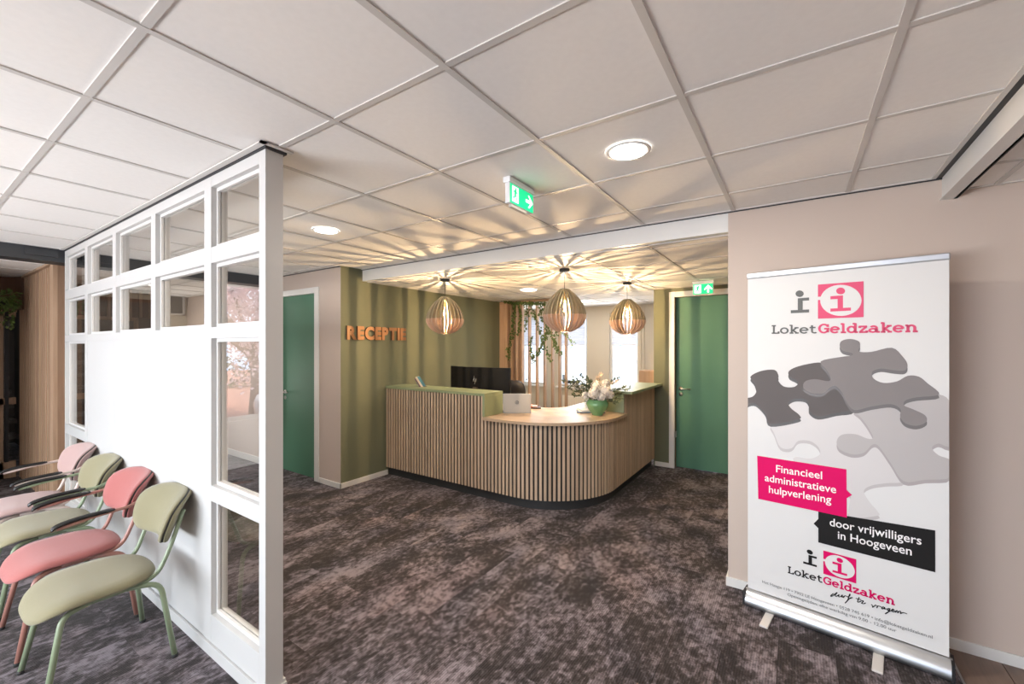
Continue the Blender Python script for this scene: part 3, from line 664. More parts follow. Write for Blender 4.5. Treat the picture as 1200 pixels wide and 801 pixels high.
# ================================================================== DOWNLIGHTS
def downlight(x, y, z, r, label, power):
    t = thing('ceiling_downlight', label, 'ceiling light', (x, y, z), group='round recessed downlights')
    MB().lathe([(r, -.001), (r+.004, -.006), (r+.016, -.006), (r+.02, -.001)], n=40).build('trim_ring', M['ringwhite'], t)
    MB().lathe([(0, -.004), (r+.001, -.004)], n=40).build('diffuser', M['lamp'], t)
    d = bpy.data.lights.new('downlight_beam', 'AREA'); d.shape = 'DISK'; d.size = 2*r; d.energy = power; d.color = (1, .90, .79)
    o = bpy.data.objects.new('downlight_beam', d); COL.objects.link(o); o.location = (x, y, z-.012)
q = at(736, 177, z=H); downlight(q.x, q.y, H, .082, 'round lit downlight in the ceiling right of the green exit sign, largest one', 16)
q = at(382, 270, z=H); downlight(q.x, q.y, H, .082, 'round lit downlight in the ceiling between partition and olive wall', 16)
q = at(619.5, 339.5, z=2.38); downlight(q.x, q.y, 2.38, .10, 'round lit downlight in the lower ceiling between left and middle pendants', 8)
q = at(686.5, 352.7, z=2.38); downlight(q.x, q.y, 2.38, .10, 'round lit downlight in the far ceiling right behind the middle pendant', 8)
downlight(-7.2, 1.95, 2.44, .082, 'unseen round downlight added to brighten the corridor behind the partition', 13)  # added in a hidden spot to brighten the corridor
downlight(-.65, -1.4, H, .082, 'unseen round downlight added behind the viewer on the right', 16)  # added out of view for extra light
downlight(-4.9, -1.4, H, .082, 'unseen round downlight added behind the viewer near the left windows', 10)  # another added lamp, out of view, to brighten the left side
sd = thing('smoke_detector', 'small flat white disc on the lower ceiling left of the middle pendant', 'smoke detector', (at(642, 345.5, z=2.38).x, at(642, 345.5, z=2.38).y, 2.38))
MB().lathe([(0, -.012), (.035, -.012), (.045, 0)], n=24).build('cover', M['ringwhite'], sd)

# ================================================================== EXIT SIGNS
def exit_sign(name, label, loc, rz, L, zt, h, arrow):
    """face looks along local -Y, spans x 0..L"""
    t = thing(name, label, 'exit sign', loc, rz, group='lit green exit signs')
    MB().box(-.004, L+.004, .0, .045, zt-.03, zt).build('mounting', M['plastic'], t, bevel=.003)
    MB().box(0, L, .006, .034, zt-.03-h, zt-.03).build('housing', M['plastic'], t, bevel=.003)
    MB().box(.03, L-.06, .012, .03, zt-.045-h, zt-.03-h).build('lower_lens', mat('frosted_lens', (.5, .47, .43), .5) if 'frosted_lens' not in bpy.data.materials else bpy.data.materials['frosted_lens'], t)
    z1 = zt-.036; z0 = z1-h+.008
    face = MB().box(.006, L-.006, .002, .006, z0, z1).build('face', M['exitgreen'], t)
    hh = z1-z0; w = MB()
    def pr(pts, ymi=.0012):   # outline in unit square height hh, origin (x0,z0)
        w2 = MB().prism([(x, z) for x, z in pts], 0, .0012); w2.v = [(x, .002-.0012+(-z_)*1.0+.0, y) for x, y, z_ in w2.v]; return w2
    def flat(pts, mi): 
        n = len(pts); tr = tessellate_polygon([[Vector((x, z, 0)) for x, z in pts]]); y = .0015-.0008*mi
        m = MB(); vs = [(x, y, z) for x, z in pts]; fs = []
        for a, b, c in tr:
            A, B, C_ = (Vector(vs[i]) for i in (a, b, c)); fs.append((a, b, c) if (B-A).cross(C_-A).y < 0 else (c, b, a))
        w.add(vs, fs, mi)
    ox = .02; u = hh
    flat([(ox+.0, z0+.1*u), (ox+.62*u, z0+.1*u), (ox+.62*u, z0+.92*u), (ox, z0+.92*u)], 0)
    # running figure: head, body, limbs
    cx, cz = ox+.36*u, z0+.80*u
    flat([(cx+.08*u*cos(a*pi/6), cz+.08*u*sin(a*pi/6)) for a in range(12)], 1)
    def limb(p, q, wd):
        p = Vector((p[0], p[1])); q = Vector((q[0], q[1])); d = (q-p).normalized(); nrm = Vector((-d.y, d.x))*wd*.8
        flat([(ox+(v.x)*u, z0+(v.y)*u) for v in (p-nrm, q-nrm, q+nrm, p+nrm)], 1)
    limb((.33, .74), (.28, .46), .11); limb((.28, .48), (.42, .34), .06); limb((.42, .36), (.40, .18), .055); limb((.27, .48), (.20, .32), .06); limb((.20, .33), (.06, .30), .05)
    limb((.33, .72), (.46, .60), .045); limb((.46, .60), (.54, .64), .04); limb((.31, .72), (.17, .66), .045); limb((.17, .67), (.13, .55), .04)
    ax, az = (L-.006)-.42*u, z0+.5*u
    arr = [(-.33, .0), (0, .36), (.33, .0), (.33, -.14), (.08, .09), (.08, -.36), (-.08, -.36), (-.08, .09), (-.33, -.14)]
    arr = [(x*1.05, y*1.05) for x, y in arr]
    if arrow == 'right': arr = [(y, -x) for x, y in arr]
    flat([(ax+x*u, az+y*u) for x, y in arr], 0)
    w.build('pictogram', [M['exitwhite'], M['exitgreen']], t)
    return t
p = at(598, 209, X=-1.26)
exit_sign('exit_sign', 'lit green exit sign with right arrow hanging from the ceiling, left of the big downlight', (-1.26, p.y, 0), pi/2, .245, H, .11, 'right')
exit_sign('exit_sign', 'lit green exit sign with upward arrow hanging before the right green door', (-1.02, 5.38, 0), 0, .225, 2.38, .125, 'up')

# ================================================================== SLATTED SCREEN AND IVY
scr = thing('slatted_screen', 'floor to ceiling screen of oak slats in front of the office windows', 'room divider', (-4.27, 5.98, 0))
MB().box(0, .16, 0, .12, 0, 2.33).build('end_board', M['oakred'], scr)
slm = MB().box(-.013, .013, 0, .065, 0, 2.33).mesh('slat', M['oakred'])
MB().box(.16, .42, .10, .115, 0, 2.33).build('back_board', M['oakred'], scr)
for px in (598.5, 604.5, 611, 619.5, 628.5, 637.5, 646.5, 655, 662.5):
    X = ray(px, 400).x/ray(px, 400).y*5.98; place('slat', slm, scr, (X+4.27, 0, 0))
MB().box(0, 1.26, .0, .12, 2.33, 2.375).build('top_rail', M['oakred'], scr)
ivy = thing('ivy_garland', 'green artificial ivy trailing down from the top of the slatted screen', 'plant', (-4.27, 5.95, 2.30))
rv = random.Random(11)
def vine(pts, dens=.0075, name='vine', m='leaf2', ls=1):
    P = sm_path([Vector(p) for p in pts], 8); mb = MB(); mb.tube(P, .003, 5, 1)
    for a, b in zip(P, P[1:]):
        k = max(1, int((b-a).length/dens))
        for j in range(k):
            p = a.lerp(b, j/k)+Vector((rv.gauss(0, .012), rv.gauss(0, .012), rv.gauss(0, .01)))
            mb.leaf(p, (rv.uniform(-1, 1), rv.uniform(-1, .4), rv.uniform(-1, .3)), (0, -1, .3), rv.uniform(.028, .048)*ls, rv.uniform(.012, .02)*ls)
    mb.build(name, [M[m], M['stem']], ivy)
def ip(px, py): r = at(px, py, Y=5.93); return (r.x+4.27, rv.uniform(-.03, .0), r.z-2.30)
V = [[(590, 353), (600, 354), (612, 355), (625, 355), (640, 355), (655, 357), (664, 358)], [(594, 353), (606, 355), (618, 354), (632, 356), (648, 357)],
     [(603, 356), (602, 375), (600.5, 390), (597, 405), (596, 415), (597.5, 423)], [(607, 356), (610, 367), (609, 380), (607, 393)], [(616, 356), (617.5, 366), (616, 378), (616, 388)],
     [(622, 356), (626, 368), (630, 379), (634, 391), (636, 402), (630, 412), (624, 419)], [(624, 394), (622, 404), (624, 414), (626, 425)], [(633, 358), (634, 370), (635, 375)],
     [(638, 360), (641, 378), (640, 392), (639, 405), (644, 418), (645, 423)], [(637, 395), (634, 408), (629, 418)], [(650, 375), (652, 388), (650, 400), (655, 412), (660, 414)], [(642, 385), (648, 396), (651, 408)]]
for v in V: vine([ip(*p) for p in v])
vine([ip(*p) for p in [(656, 389), (664, 392), (668, 399), (670, 404), (668, 408)]], .022, 'vine', 'leafbright', .6); vine([ip(*p) for p in [(660, 392), (669, 398), (675, 402)]], .022, 'vine', 'leafbright', .6)

# cabinet and radiator in office
cab = thing('wooden_cabinet', 'plain oak cabinet standing beyond the raised right end of the counter', 'cabinet', (-2.25, 7.3, 0))
MB().box(0, .62, 0, .42, 0, 1.19).build('body', M['oakbox'], cab, bevel=.003)
MB().box(.005, .305, -.018, 0, .05, 1.17).build('door', M['oakbox'], cab); MB().box(.315, .615, -.018, 0, .05, 1.17).build('door', M['oakbox'], cab)
rad = thing('radiator', 'cream panel radiator under the office windows behind the flowers', 'radiator', (-3.9, 7.65, 0))
MB().box(0, 1.3, -.03, .03, .12, .62).build('panel', M['radiator'], rad, bevel=.006)
rb = MB()
for k in range(26): rb.box(.02+k*.05, .045+k*.05, -.038, -.03, .15, .59)
rb.build('ridges', M['radiator'], rad); MB().box(.3, .33, .03, .075, .2, .5).box(1.0, 1.03, .03, .075, .2, .5).build('bracket', M['radiator'], rad)

# ================================================================== ITEMS ON THE COUNTER
WT = .87
# monitor (curved, seen from behind)
mo = thing('computer_monitor', 'large curved black monitor seen from behind on the reception desk', 'monitor', (-3.27, 4.10, WT))
wM, hM = .94, .40; nb = 20; mb = MB(); vsf = []
def arc(u, off): R = 1.9; th = (u-.5)*wM/R; return ((R-off)*sin(th), (R-off)*cos(th)-R)   # ends come forward toward -y? curve opens to +y
pts = []
for k in range(nb+1): x, y = arc(k/nb, 0); pts.append((x, -y-.02))
pts2 = [(x, y+.022) for x, y in pts][::-1]
mb.prism(pts+pts2, .085, .085+hM); mb.build('screen_body', M['screenblk'], mo, bevel=.003)
MB().box(-.035, .035, -.05, -.02, .0, .24).build('stand_neck', mat('bronze_grey_metal', (.16, .13, .11), .35, .7), mo, bevel=.006)
MB().box(-.15, .15, -.12, .12, 0, .012).build('stand_foot', M['screenblk'], mo, bevel=.004)
def emblem(parent, s, m, plane_off, italic=.35):
    """disc with two slanted letters, local x right, z up, on y = plane_off"""
    g = MB(); 
    def st(p, q, w): 
        p = Vector(p); q = Vector(q); d = (q-p).normalized(); nn = Vector((-d.y, d.x))*w/2
        v = [p-nn, q-nn, q+nn, p+nn]; g.add([(a.x*s, plane_off, a.y*s) for a in v]+[(a.x*s, plane_off+.002, a.y*s) for a in v], [(0, 1, 2, 3), (0, 4, 5, 1), (1, 5, 6, 2), (2, 6, 7, 3), (3, 7, 4, 0)])
    st((-.42, -.35), (-.08, .95), .14); st((-.22, .38), (.02, .38), .12); st((.02, .40), (-.18, -.35), .13)
    st((-.0, -.95), (.32, .38), .14); st((.28, .38), (.56, .38), .12); st((.56, .40), (.40, -.30), .13); st((.14, -.33), (.44, -.33), .12)
    return g.build('emblem', m, parent)
emblem(mo, .052, M['logo'], -.0245).location = (-.02, 0, .325)
# laptop
la = thing('laptop', 'silver open laptop on the curved worktop beside the green end panel', 'laptop', (-2.565, 3.925, WT), radians(33))
MB().box(-.155, .155, .0, .215, 0, .014).build('base', M['laptop'], la, bevel=.003)
MB().box(-.14, .14, .03, .13, .014, .016).build('keyboard', M['keys'], la)
lid = MB().box(-.155, .155, -.005, .003, 0, .212).build('lid', M['laptop'], la, (0, .0, .012), (radians(9), 0, 0), bevel=.003)
g = MB(); g.lathe([(.020, 0), (.0165, 0), (.0165, .0015), (.020, .0015), (.020, 0)], n=24); g.xf(Matrix.Rotation(pi/2, 4, 'X')); gr = g.build('emblem_ring', M['logodark'], lid, (0, -.0055, .115))
e2 = emblem(lid, .0125, M['logodark'], -.0072); e2.location = (0, 0, .115)
# office chair
oc = thing('office_chair', 'dark office chair behind the monitor at reception desk', 'office chair', (-3.40, 5.05, 0), radians(20))
def pillow(outline_fn, layers, N=48, bend=None, caps=True):
    """layers: list of (scale_or_inset, depth); outline in x,z ; depth along y"""
    mb = MB(); vs = []
    for sc_, dy in layers:
        for k in range(N):
            x, z = outline_fn(2*pi*k/N); vs.append((x*sc_, dy, z*sc_))
    fs = []
    for i in range(len(layers)-1):
        for k in range(N): fs.append((i*N+k, i*N+(k+1) % N, (i+1)*N+(k+1) % N, (i+1)*N+k))
    if caps: fs.append(tuple(range(N))[::-1]); fs.append(tuple((len(layers)-1)*N+k for k in range(N)))
    if bend: vs = [bend(Vector(v)) for v in vs]
    fs = [f[::-1] for f in fs]
    return mb.add(vs, fs, 0, True)
def superell(a, b, e=3.2):
    def f(t):
        c, s_ = cos(t), sin(t); return (a*math.copysign(abs(c)**(2/e), c), b*math.copysign(abs(s_)**(2/e), s_))
    return f
pillow(superell(.22, .28, 4), [(.6, -.035), (.9, -.03), (1, -.01), (1, .01), (.9, .03), (.6, .035)], bend=lambda v: Vector((v.x, v.y-v.x*v.x*.8, v.z+.845))).build('backrest', M['chairblk'], oc)
pillow(superell(.24, .23, 4), [(.6, -.04), (.93, -.03), (1, 0), (.95, .03)]).xf(Matrix.Translation((0, -.27, .5)) @ Matrix.Rotation(-pi/2, 4, 'X')).build('seat', M['chairblk'], oc)
MB().tube([(0, -.25, .46), (0, -.25, .12)], .025, 12).build('column', M['black'], oc)
MB().tube([(0, .035, .62), (0, .02, .5), (0, -.2, .47)], .018, 8).build('back_bar', M['black'], oc)
for k in range(5):
    a = 2*pi*k/5; MB().tube([(0, -.25, .12), (.30*cos(a), -.25+.30*sin(a), .075)], [.022, .014], 8).lathe([(0, -.028), (.026, -.02), (.028, 0), (.026, .02), (0, .028)], (.30*cos(a), -.25+.30*sin(a), .04), 12).build('base_leg', M['black'], oc)
for s_ in (-1, 1): MB().tube(bend_path([(s_*.2, -.25, .47), (s_*.28, -.25, .5), (s_*.28, -.25, .7)], .03), .012, 8).box(s_*.28-.035, s_*.28+.035, -.36, -.1, .70, .725).build('armrest', M['black'], oc)
# leaflet holder on the raised top
lh = thing('leaflet_holder', 'small tilted stack of coloured leaflets on the raised green counter top', 'leaflets', (-3.80, 3.72, 1.115), radians(30))
for k, mm in enumerate(('tealpaper', 'redpaper', 'darkfolder', 'paper', 'yellowpaper', 'pinkpaper', 'paper', 'tealpaper')):
    MB().box(-.012+.006*k-.022, -.012+.006*k-.017, -.05, .05, 0, .15-.003*abs(k-4)).build('leaflet', M[mm], lh, rot=(0, radians(-33), 0))
MB().box(-.055, .03, -.04, .04, -.0, .004).build('holder', M['darkfolder'], lh)
# booklet pile
ob = thing('orange_booklet', 'orange booklet lying open on a dark folder behind the laptop', 'booklet', (-2.66, 4.38, WT), radians(30))
MB().box(-.16, .12, -.09, .09, 0, .012).build('folder', M['darkfolder'], ob)
MB().box(-.15, .02, -.085, .08, .012, .03).build('cover', M['orangepaper'], ob); MB().box(.02, .075, -.08, .06, .012, .026).build('page', M['pinkpaper'], ob)
mz = []
for k, (mm, lab, w_) in enumerate((('bluepaper', 'blue covered magazine at the bottom of the stack beside the vase', .155), ('paper', 'white magazine in the middle of the stack beside the vase', .145), ('paper', 'top white brochure of the stack beside the vase under the glass', .135))):
    o = MB().box(-w_, w_, -.105, .105, 0, .011).build('magazine', [M[mm]], None, (-1.935+.006*k, 4.48, WT+.0115*k), (0, 0, radians(28+7*k)), bevel=.001)
    o['label'] = lab; o['category'] = 'magazine'; o['group'] = 'magazines beside the vase'
gl = thing('drinking_glass', 'clear empty drinking glass on the magazines left of the vase', 'glass', (-1.99, 4.52, WT+.035))
MB().lathe([(0, .001), (.026, .001), (.031, .10), (.029, .10), (.0245, .008), (0, .008)], n=24).build('tumbler', glass_mat('tumbler_glass', (.93, .96, .96), 2.5), gl)
# vase and bouquet
VX, VY = at(700, 486, z=WT).x, at(700, 486, z=WT).y
va = thing('flower_vase', 'round green glazed ceramic vase on the curved oak worktop', 'vase', (VX, VY, WT))
prof = [(0, .0), (.055, 0), (.058, .004), (.060, .014), (.076, .035), (.100, .068), (.116, .103), (.119, .124), (.112, .146), (.099, .160), (.099, .166), (.103, .170), (.097, .172), (.088, .165), (.095, .150), (.09, .06), (0, .02)]
n = 64; mb = MB(); mb.lathe(prof, n=n)
nv = []
for i, v in enumerate(mb.v):
    k = i % n; r = math.hypot(v[0], v[1]); f_ = 1+(.012*cos(2*pi*k/n*16) if .02 < v[2] < .16 and i//n < 9 else 0); nv.append((v[0]*f_, v[1]*f_, v[2]))
mb.v = nv; mb.build('body', M['vase'], va)
bq = thing('flower_bouquet', 'bouquet of cream hydrangeas and grey green leaf sprigs in the green vase', 'flowers', (VX, VY, WT+.15))
rb_ = random.Random(5); right = Vector((cos(YAW), sin(YAW), 0)); fwd = Vector((-sin(YAW), cos(YAW), 0))
def bqv(a, b, c): return right*a*1.2+fwd*b+Vector((0, 0, c*1.1))
sprigs = [((-.30, -.02, .20), 1), ((-.27, .05, .13), 1), ((-.22, -.04, .23), 1), ((-.15, .02, .25), 1), ((-.09, .06, .23), 1), ((-.22, .0, .06), 1), ((-.25, -.06, .16), 1), ((-.17, .08, .18), 1), ((-.20, -.05, .10), 1), ((.05, .08, .26), 0), ((.01, .06, .22), 0),
          ((.20, .04, .23), 1), ((.17, -.02, .20), 0), ((.25, .0, .14), 1), ((.29, .04, .12), 1), ((.20, -.06, .03), 1), ((.15, -.08, .0), 1), ((.22, .03, .08), 1), ((-.13, -.05, .17), 1), ((-.06, .0, .20), 1), ((.12, .08, .18), 1)]
for (e_, green) in sprigs:
    mb = MB(); P = sm_path([Vector((0, 0, -.02)), bqv(e_[0]*.35, e_[1]*.4, e_[2]*.62), bqv(*e_)], 8); mb.tube(P, .0022, 5, 1)
    for i, p in enumerate(P[3:]):
        t_ = (P[min(i+4, len(P)-1)]-P[i+2]).normalized()
        for s_ in range(4 if green else 5):
            dd = t_*.7+Vector((rb_.gauss(0, .6), rb_.gauss(0, .6), rb_.gauss(0, .5)))
            mb.leaf(p+Vector((rb_.gauss(0, .004),)*3), dd, (rb_.gauss(0, 1), rb_.gauss(0, 1), 1), rb_.uniform(.025, .042), rb_.uniform(.006, .009) if green else .008)
    mb.build('sprig', [M['leaf'] if green else M['blushpetal'], M['stem']], bq)
heads = [((-.045, -.08, .085), .062), ((.055, -.07, .11), .068), ((.02, -.09, .06), .05), ((-.015, -.02, .15), .055), ((.10, -.03, .07), .05), ((-.19, .0, .14), .035), ((.075, .0, .17), .045), ((-.115, -.04, .06), .035)]
for c_, r_ in heads:
    mb = MB(); cc = bqv(*c_)
    mb.tube([Vector((0, 0, -.02)), cc*.6, cc], .003, 5, 1)
    for k in range(90):
        u = Vector((rb_.gauss(0, 1), rb_.gauss(0, 1), rb_.gauss(0, 1))).normalized(); p = cc+u*r_*rb_.uniform(.75, 1); s_ = u.orthogonal().normalized()
        for j in range(3): mb.leaf(p, Matrix.Rotation(j*2.1+rb_.random(), 3, u) @ s_+u*.5, u, rb_.uniform(.012, .02), .0075)
    mb.lathe([(r_*.75*sin(a*pi/6), -r_*.75*cos(a*pi/6)) for a in range(7)], tuple(cc), 10)
    mb.build('flower_head', [M['petal'], M['stem']], bq)
mb = MB()
for k in range(6): mb.leaf(bqv(-.10, -.03, .02), bqv(rb_.uniform(-1, .2), -.3, rb_.uniform(-.2, 1)), (0, 0, 1), .04, .014)
mb.build('bright_leaves', M['leafbright'], bq)

# ================================================================== CHAIRS ALONG THE PARTITION
def tube_obj(name, pts, r, m, parent, rad=.05, n=10, flat=1):
    mb = MB().tube(bend_path(pts, rad, 6), r, n); return mb.build(name, m, parent)
def make_chair(fab, tub, arms, label):
    """origin on the floor under the seat centre; front looks to -Y"""
    t = thing('waiting_chair', label, 'chair', group='upholstered waiting chairs along the white partition')
    F, T = M[fab], M[tub]
    # seat: rounded outline, waterfall front
    N = 64; def_ = []
    hw, y0, y1 = .235, -.265, .205
    def outl(k):
        a = 2*pi*k/N; c, s_ = cos(a), sin(a); e = 3.4 if s_ < 0 else 2.6
        x = hw*math.copysign(abs(c)**(2/e), c); y = math.copysign(abs(s_)**(2/e), s_); yc = (y0+y1)/2; return x, yc+y*(y1-y0)/2
    vs = []; lay = [(.30, .024), (.7, .023), (.90, .018), (.975, .008), (1, -.006), (.985, -.014), (.93, -.018), (.5, -.018)]
    for sc_, dz in lay:
        for k in range(N):
            x, y = outl(k); yc = (y0+y1)/2; x *= sc_; y = yc+(y-yc)*sc_
            f_ = max(0, (-y-.10)/.165); z = .438+dz-.055*f_**2.2+.010*min(1, abs(x)/hw)**2
            vs.append((x, y, z))
    fs = [(i*N+k, (i+1)*N+k, (i+1)*N+(k+1) % N, i*N+(k+1) % N) for i in range(len(lay)-1) for k in range(N)]
    fs.append(tuple(range(N))); fs.append(tuple((len(lay)-1)*N+k for k in range(N))[::-1])
    MB().add(vs, fs, 0, True).build('seat', F, t)
    for s_ in (-1, 1):
        tube_obj('leg', [(s_*.245, .232, .012), (s_*.20, .185, .395), (s_*.17, .06, .408)], .0125, T, t, .06)
        tube_obj('leg', [(s_*.245, -.235, .012), (s_*.185, -.165, .395), (s_*.17, -.07, .408)], .0125, T, t, .05)
        tube_obj('back_upright', [(s_*.17, .02, .408), (s_*.18, .175, .418), (s_*.190, .225, .54), (s_*.192, .288, .735)], .0105, T, t, .07)
    MB().tube([(-.17, .06, .406), (.17, .06, .406)], .010, 8).tube([(-.17, -.07, .406), (.17, -.07, .406)], .010, 8).tube([(.17, -.07, .408), (.17, .09, .408)], .0125, 8).tube([(-.17, -.07, .408), (-.17, .09, .408)], .0125, 8).build('seat_frame', T, t)
    for sx in (-1, 1):
        for y in (.233, -.236): MB().lathe([(0, 0), (.014, 0), (.014, .016), (0, .016)], (sx*.245, y, 0), 10).build('foot_cap', M['rubber'], t)
    # backrest: front pad, seam, rear shell
    def bo(a):
        c, s_ = cos(a), sin(a); e = 3.0 if s_ < 0 else 2.5
        x = .236*math.copysign(abs(c)**(2/e), c); z = .150*math.copysign(abs(s_)**(2/e), s_)
        if s_ < 0: z += .030*(1-min(1, (x/.19)**2))
        return x, z
    tilt = Matrix.Translation((0, .260, .690)) @ Matrix.Rotation(radians(-17), 4, 'X')
    def bnd(v): return tilt @ Vector((v.x*(1+.55*v.z), v.y-1.5*v.x*v.x+.025+1.3*v.z*abs(v.z)*(1 if v.z > 0 else .3), v.z))
    pillow(bo, [(.04, -.031), (.2, -.031), (.4, -.030), (.6, -.029), (.78, -.027), (.93, -.020), (1, -.006), (1, .001)], 56, bnd).build('back_pad', F, t)
    pillow(bo, [(.99, .0), (.99, .012)], 56, bnd, False).build('seam', M['seam'], t)
    pillow(bo, [(.03, .008), (.3, .008), (.6, .008), (.96, .010), (1, .011), (1, .018), (.96, .026), (.8, .028), (.5, .028), (.25, .028), (.03, .028)], 56, bnd).build('back_shell', F, t)
    if arms:
        for s_ in (-1, 1):
            P = bend_path([(s_*.212, .275, .70), (s_*.258, .21, .672), (s_*.253, .05, .662), (s_*.253, -.10, .640)], .05, 6)
            mb = MB(); 
            mb.tube(P, .0095, 8); a = mb.build('arm', T, t)
            Q = [Vector((s_*.253, .13, .676)), Vector((s_*.253, .0, .671)), Vector((s_*.253, -.06, .664)), Vector((s_*.253, -.10, .654)), Vector((s_*.253, -.122, .640))]
            Q = sm_path(Q, 4); pm = MB(); nn = 12; vs = []
            for i, q_ in enumerate(Q):
                w_ = .021 if 0 < i < len(Q)-1 else .015; h_ = .011 if 0 < i < len(Q)-1 else .006
                for k in range(nn): vs.append(q_+Vector((w_*cos(2*pi*k/nn), 0, h_*sin(2*pi*k/nn))))
            fs = [(i*nn+k, i*nn+(k+1) % nn, (i+1)*nn+(k+1) % nn, (i+1)*nn+k) for i in range(len(Q)-1) for k in range(nn)]+[tuple(range(nn))[::-1], tuple((len(Q)-1)*nn+k for k in range(nn))]
            pm.add(vs, fs, 0, True).build('arm_pad', M['pad'], a)
    return t
for x, args in ((-2.93, ('f_green', 't_green', False, 'sage green chair without armrests, nearest of the row at the white partition')),
                (-3.515, ('f_pink', 't_pink', True, 'coral pink armchair with black arm pads, second from the front in the row')),
                (-4.14, ('f_green', 't_green', True, 'sage green armchair with black arm pads between the coral and pale pink ones')),
                (-4.785, ('f_pale', 't_pale', True, 'pale pink armchair with black arm pads, farthest of the row'))):
    c = make_chair(*args); c.location = (x, .62, 0)

# ================================================================== ROLL-UP BANNER
P0 = Vector((-.262, 3.035, 0)); P1 = Vector((.632, 2.895, 0)); U = (P1-P0).normalized(); NR = Vector((U.y, -U.x, 0)); BL = (P1-P0).length
ban = thing('rollup_banner', 'white roll-up banner with grey puzzle picture and pink lettering by the pink wall', 'banner', P0, atan2(U.y, U.x))
BW = BL-.02
def bp(px, py):
    r = ray(px, py); o = Vector((0, 0, CH)); t = (P0-o).dot(NR)/r.dot(NR); q = o+r*t; return ((q-P0).dot(U), q.z)
class BP:   # flat print built on the banner face, layer by layer
    def __init__(s): s.mb = MB()
    def poly(s, pts, mi, lay):
        P = [Vector((p[0], p[1], 0)) for p in pts]; y = -.0012-.0001*lay
        vs = [(p.x, y, p.y) for p in P]; fs = []
        for a, b, c in tessellate_polygon([P]):
            n_ = (P[b]-P[a]).cross(P[c]-P[a]).z
            if abs(n_) > 1e-12: fs.append((a, b, c) if n_ > 0 else (c, b, a))
        s.mb.add(vs, fs, mi)
film = MB().box(.012, BL-.012, -.0008, .0008, .10, 2.04).build('banner_film', M['bn_white'], ban)
MB().box(.008, BL-.008, -.014, .014, 2.035, 2.068).build('top_rail', M['alu'], ban, bevel=.005)
cs = [(-.045, .012), (-.050, .03), (-.040, .060), (-.018, .082), (.0, .095), (.012, .095), (.018, .088), (.030, .070), (.045, .045), (.048, .012)]
mb = MB(); vs = [(x, y, z) for x in (0, BL) for y, z in cs]; k = len(cs)
mb.add(vs, [(i, (i+1) % k, k+(i+1) % k, k+i) for i in range(k)], 0, True); mb.add([vs[i] for i in range(k)], [tuple(range(k))[::-1]]); mb.add([vs[k+i] for i in range(k)], [tuple(range(k))]); bc_ = mb.build('base_cassette', M['alu'], ban)
for xx in (.0, BL): MB().box(xx-.006, xx+.006, -.05, .05, .010, .092).build('end_cap', M['black'], ban)
for xx in (.14, BL-.27):
    MB().box(xx-.022, xx+.022, -.20, .18, 0, .012).build('foot', mat('pale_grey_plastic_foot', (.62, .60, .57), .4) if 'pale_grey_plastic_foot' not in bpy.data.materials else bpy.data.materials['pale_grey_plastic_foot'], ban, bevel=.004)
MB().tube([(BL/2, .03, .05), (BL/2, .02, 2.04)], .008, 8).build('support_pole', M['alu'], ban)
# puzzle picture
z7 = lambda p: bp(860+p[0]/3.4815, 390+p[1]/3.4815)
clip0 = .0125; clip1 = BL-.0125
def puzzle(pts, mi, side, lay, drop=.012):
    P = [(v.x, v.y) for v in sm_path([z7(p) for p in pts], 4, True)]
    P = [(min(max(x, clip0), clip1), z) for x, z in P]
    return P
pz = BP()
PZ = {
 'pale': ([(150, 372), (210, 362), (262, 352), (268, 335), (235, 312), (222, 290), (245, 268), (290, 270), (308, 295), (305, 318), (345, 340), (420, 325), (490, 312), (525, 350), (555, 395), (570, 430), (540, 432), (490, 412), (440, 415), (420, 442), (435, 475), (490, 495), (535, 488), (565, 460), (605, 468), (645, 530), (695, 602), (620, 612), (560, 622), (530, 645), (555, 690), (585, 725), (585, 745), (470, 745), (465, 640), (300, 560), (245, 520), (255, 505), (310, 512), (350, 495), (345, 465), (310, 440), (262, 440), (235, 470), (190, 465), (165, 410)], 6, 7, 1),
 'light': ([(490, 314), (560, 300), (640, 290), (682, 308), (700, 270), (740, 262), (835, 250), (888, 296), (888, 455), (835, 450), (808, 468), (835, 498), (888, 522), (888, 588), (780, 598), (693, 604), (640, 530), (592, 462), (565, 455), (530, 488), (480, 494), (430, 472), (420, 440), (440, 415), (495, 412), (545, 430), (568, 425), (545, 380), (515, 340)], 4, 5, 2),
 'dark': ([(68, 178), (110, 155), (165, 150), (182, 172), (182, 195), (205, 218), (245, 220), (262, 205), (255, 192), (228, 178), (225, 155), (265, 135), (345, 120), (372, 135), (400, 190), (430, 225), (445, 262), (488, 312), (420, 325), (345, 340), (308, 318), (306, 290), (290, 270), (248, 268), (222, 285), (235, 308), (268, 335), (262, 352), (150, 370), (130, 330), (105, 300), (80, 285), (45, 292), (42, 268), (75, 260), (92, 238), (85, 205)], 0, 1, 3),
 'mid': ([(355, 115), (440, 97), (480, 92), (482, 82), (445, 72), (432, 52), (440, 32), (475, 24), (510, 34), (515, 55), (510, 75), (560, 77), (645, 60), (690, 98), (708, 128), (698, 152), (655, 152), (600, 145), (565, 158), (570, 185), (610, 203), (665, 197), (710, 174), (755, 178), (790, 205), (838, 250), (745, 262), (700, 275), (695, 295), (730, 310), (780, 335), (785, 362), (745, 378), (700, 368), (678, 340), (680, 310), (640, 290), (560, 300), (492, 314), (460, 280), (440, 240), (415, 216), (392, 222), (365, 245), (320, 245), (285, 225), (290, 198), (330, 188), (385, 196), (395, 182), (378, 150)], 2, 3, 4)}
